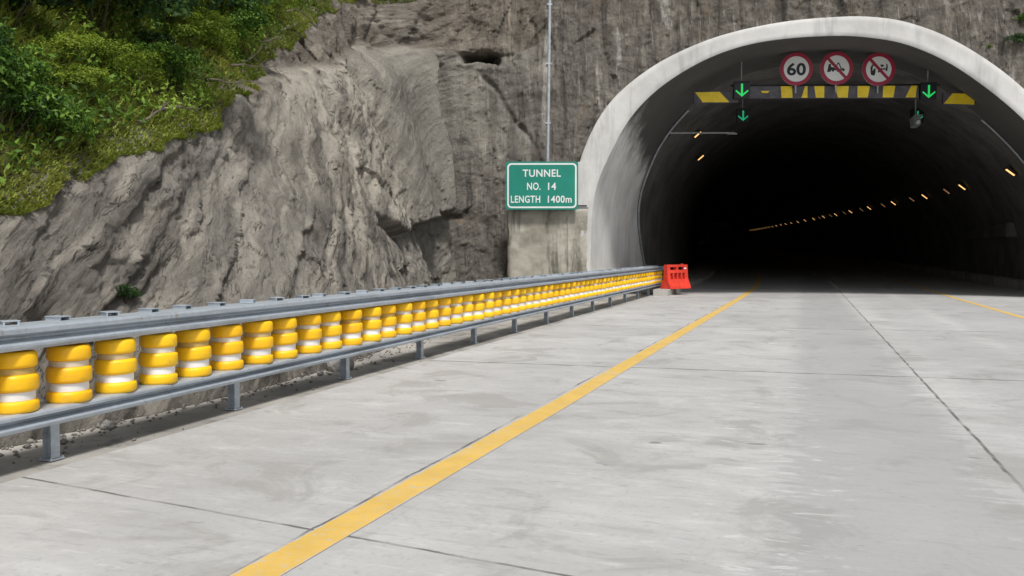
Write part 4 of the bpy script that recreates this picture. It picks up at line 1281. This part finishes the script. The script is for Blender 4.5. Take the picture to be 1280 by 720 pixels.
def tunnel_lamp(label, P, side, lit, group=None, s=1.0):
    r = thing('tunnel_lamp', label, 'lamp', P, 0.0, group)
    r.scale = (s, s, s)
    rot = Matrix.Rotation(R(40 * side), 3, 'Y')
    b = MB(); b.box(rot @ Vector((0, 0.04, 0.055)), (0.46, 0.26, 0.10), rot, bev=0.012); b.build('housing', M['dark'], r)
    b = MB(); b.box(rot @ Vector((0, -0.03, -0.004)), (0.36, 0.19, 0.02), rot); b.build('lens', M['lamp'] if lit else M['lamp_dim'], r)
    return r
first = {}
ROW = 'amber lamps in a row along the right tunnel wall'
LY = [(35.76 + 8.75 * k, 1) for k in range(24)] + [(35.76 + 8.75 * k + 3.4, 0) for k in range(1, 8)]
for y, lit in LY:
    P = warp(np.array([[7.21, y, 4.46]]))[0]
    if lit not in first:
        txt = 'glowing amber lamp in the long row on the right tunnel wall' if lit else 'faint unlit lamp between glowing ones on the right tunnel wall'
        first[lit] = tunnel_lamp(txt, P, 1, lit, ROW if lit else 'faint lamps along the right tunnel wall')
    else:
        o = copy_tree(first[lit]); o.location = tuple(P)
tunnel_lamp('amber lamp near the left tunnel ceiling just under the bracket arm', warp(np.array([[-4.30, 36.4, 6.46]]))[0], -1, 1, s=0.95)
tunnel_lamp('amber lamp deeper on the left, lower than the one at the bracket arm', warp(np.array([[-4.70, 42.1, 6.05]]))[0], -1, 1, s=0.95)
# cable box on the right wall
cb = thing('wall_cabinet', 'dull grey cable duct box low on the right tunnel wall', 'cabinet', (8.2, 44.5, 2.45))
b = MB(); b.box((0, 0, 0), (0.5, 9.0, 0.55), bev=0.03); b.build('duct', M['lining'], cb)
b = MB(); b.box((0.02, -4.56, 0), (0.54, 0.10, 0.60), bev=0.01); b.build('end_plate', M['lining'], cb)

# ------------------------------------------------------------------ loose stones at the foot of the slope
def stone(label, pos, s, seed, group=None, mat='debris'):
    bm = bmesh.new(); bmesh.ops.create_icosphere(bm, subdivisions=3, radius=1.0)
    co = np.array([v.co[:] for v in bm.verts])
    d = 1 + 0.45 * noise(co[:, 0] * 1.1 + seed, co[:, 1] * 1.1, co[:, 2] * 1.1, seed) + 0.15 * noise(co[:, 0] * 3, co[:, 1] * 3 + seed, co[:, 2] * 3, seed + 1)
    for v, k in zip(bm.verts, d): v.co = Vector((v.co.x * s[0], v.co.y * s[1], v.co.z * s[2])) * k
    me = bpy.data.meshes.new('stone'); bm.to_mesh(me); bm.free()
    o = link('stone', me, M[mat]); o.location = pos
    return tag(o, label, 'stone', group)
stone('pale broken stone lying behind the guardrail, largest of the loose stones', (-5.62, 9.45, 0.06), (0.16, 0.22, 0.13), 3)
for k in range(26):
    y = rs.uniform(3.2, 22); u = float(np.interp(y, path_r[:, 1][:int(np.argmax(path_r[:, 1] > 23))], path_s[:int(np.argmax(path_r[:, 1] > 23))]))
    P = surf(u, 0.05); s_ = rs.uniform(0.02, 0.06)
    stone('small grey stone fallen at the foot of the rock slope', (P[0] + rs.uniform(0.1, 0.35), y, s_ * 0.4), (s_, s_ * 1.2, s_ * 0.8), 10 + k, 'small stones at the rock foot')
# ------------------------------------------------------------------ dead branches along the edge of the plants
def branch(label, u, z, L_, seed):
    r = random.Random(seed)
    L_ *= 0.62
    P = Vector(surf(u, z + 0.12)) + Vector((0.02, 0, 0.05))
    mb = MB(); cur = Vector((0, 0, 0)); d = Vector((r.uniform(-.1, .25), 1, r.uniform(0.15, .55))).normalized(); rad = 0.022
    for k in range(6):
        nx = cur + d * L_ / 6
        mb.cyl(cur, nx, rad, rad * 0.82, 6)
        if k in (1, 3, 4):
            sd = (d + Vector((r.uniform(-.5, .9), r.uniform(-.4, .4), r.uniform(-.3, .9)))).normalized()
            mb.cyl(nx, nx + sd * L_ * 0.22, rad * 0.6, rad * 0.2, 5)
        cur = nx; rad *= 0.82
        d = (d + Vector((r.uniform(-.2, .2), 0, r.uniform(-.3, .3)))).normalized()
    o = mb.build('dead_branch', M['stem_pale'])
    o.location = P
    return tag(o, label, 'branch', 'dead branches along the plant edge')
for k, (u, dz, L_) in enumerate([(24.2, 0.02, 1.0), (24.9, 0.10, 1.2), (27.3, 0.05, 1.4), (28.4, 0.12, 1.6), (29.6, 0.0, 1.8), (31.5, 0.05, 1.6), (33.2, 0.05, 1.9), (35.5, 0.1, 1.5)]):
    branch('grey dead branch lying along the edge where plants meet bare rock', u, float(veg_line(u)) + dz, L_, 60 + k)

# ------------------------------------------------------------------ grit swept against the rock foot
def grit():
    rng = np.random.default_rng(77)
    n = 1300
    y = rng.uniform(2.5, 24, n)
    m = int(np.argmax(path_r[:, 1] > 25))
    u = np.interp(y, path_r[:m, 1], path_s[:m])
    foot = np.interp(u, path_s, path_r[:, 0])
    off = rng.exponential(0.16, n) + 0.02
    x = np.minimum(foot + off, -4.98 + rng.normal(0, 0.03, n))
    r = rng.uniform(0.006, 0.022, n) * np.where(rng.uniform(0, 1, n) < 0.06, 2.0, 1.0)
    base = np.array([[1, 0, 0], [0, 1, 0], [-1, 0, 0], [0, -1, 0], [0, 0, 0.8], [0, 0, -0.6]], float)
    tri = np.array([[0, 1, 4], [1, 2, 4], [2, 3, 4], [3, 0, 4], [1, 0, 5], [2, 1, 5], [3, 2, 5], [0, 3, 5]])
    a = rng.uniform(0, 2 * PI, n)
    V = base[None] * rng.uniform(0.6, 1.3, (n, 6, 3)) * r[:, None, None]
    c, s_ = np.cos(a)[:, None], np.sin(a)[:, None]
    X = V[..., 0] * c - V[..., 1] * s_ + x[:, None]; Y = V[..., 0] * s_ + V[..., 1] * c + y[:, None]; Z = V[..., 2] + r[:, None] * 0.35 - 0.006
    F = (np.arange(n)[:, None, None] * 6 + tri[None]).reshape(-1, 3)
    o = link_mesh('gravel', np.stack([X, Y, Z], -1).reshape(-1, 3), F, M['grit'], smooth=False)
    o['kind'] = 'stuff'
    return tag(o, 'grey grit and chips gathered along the foot of the rock slope', 'gravel')
grit()
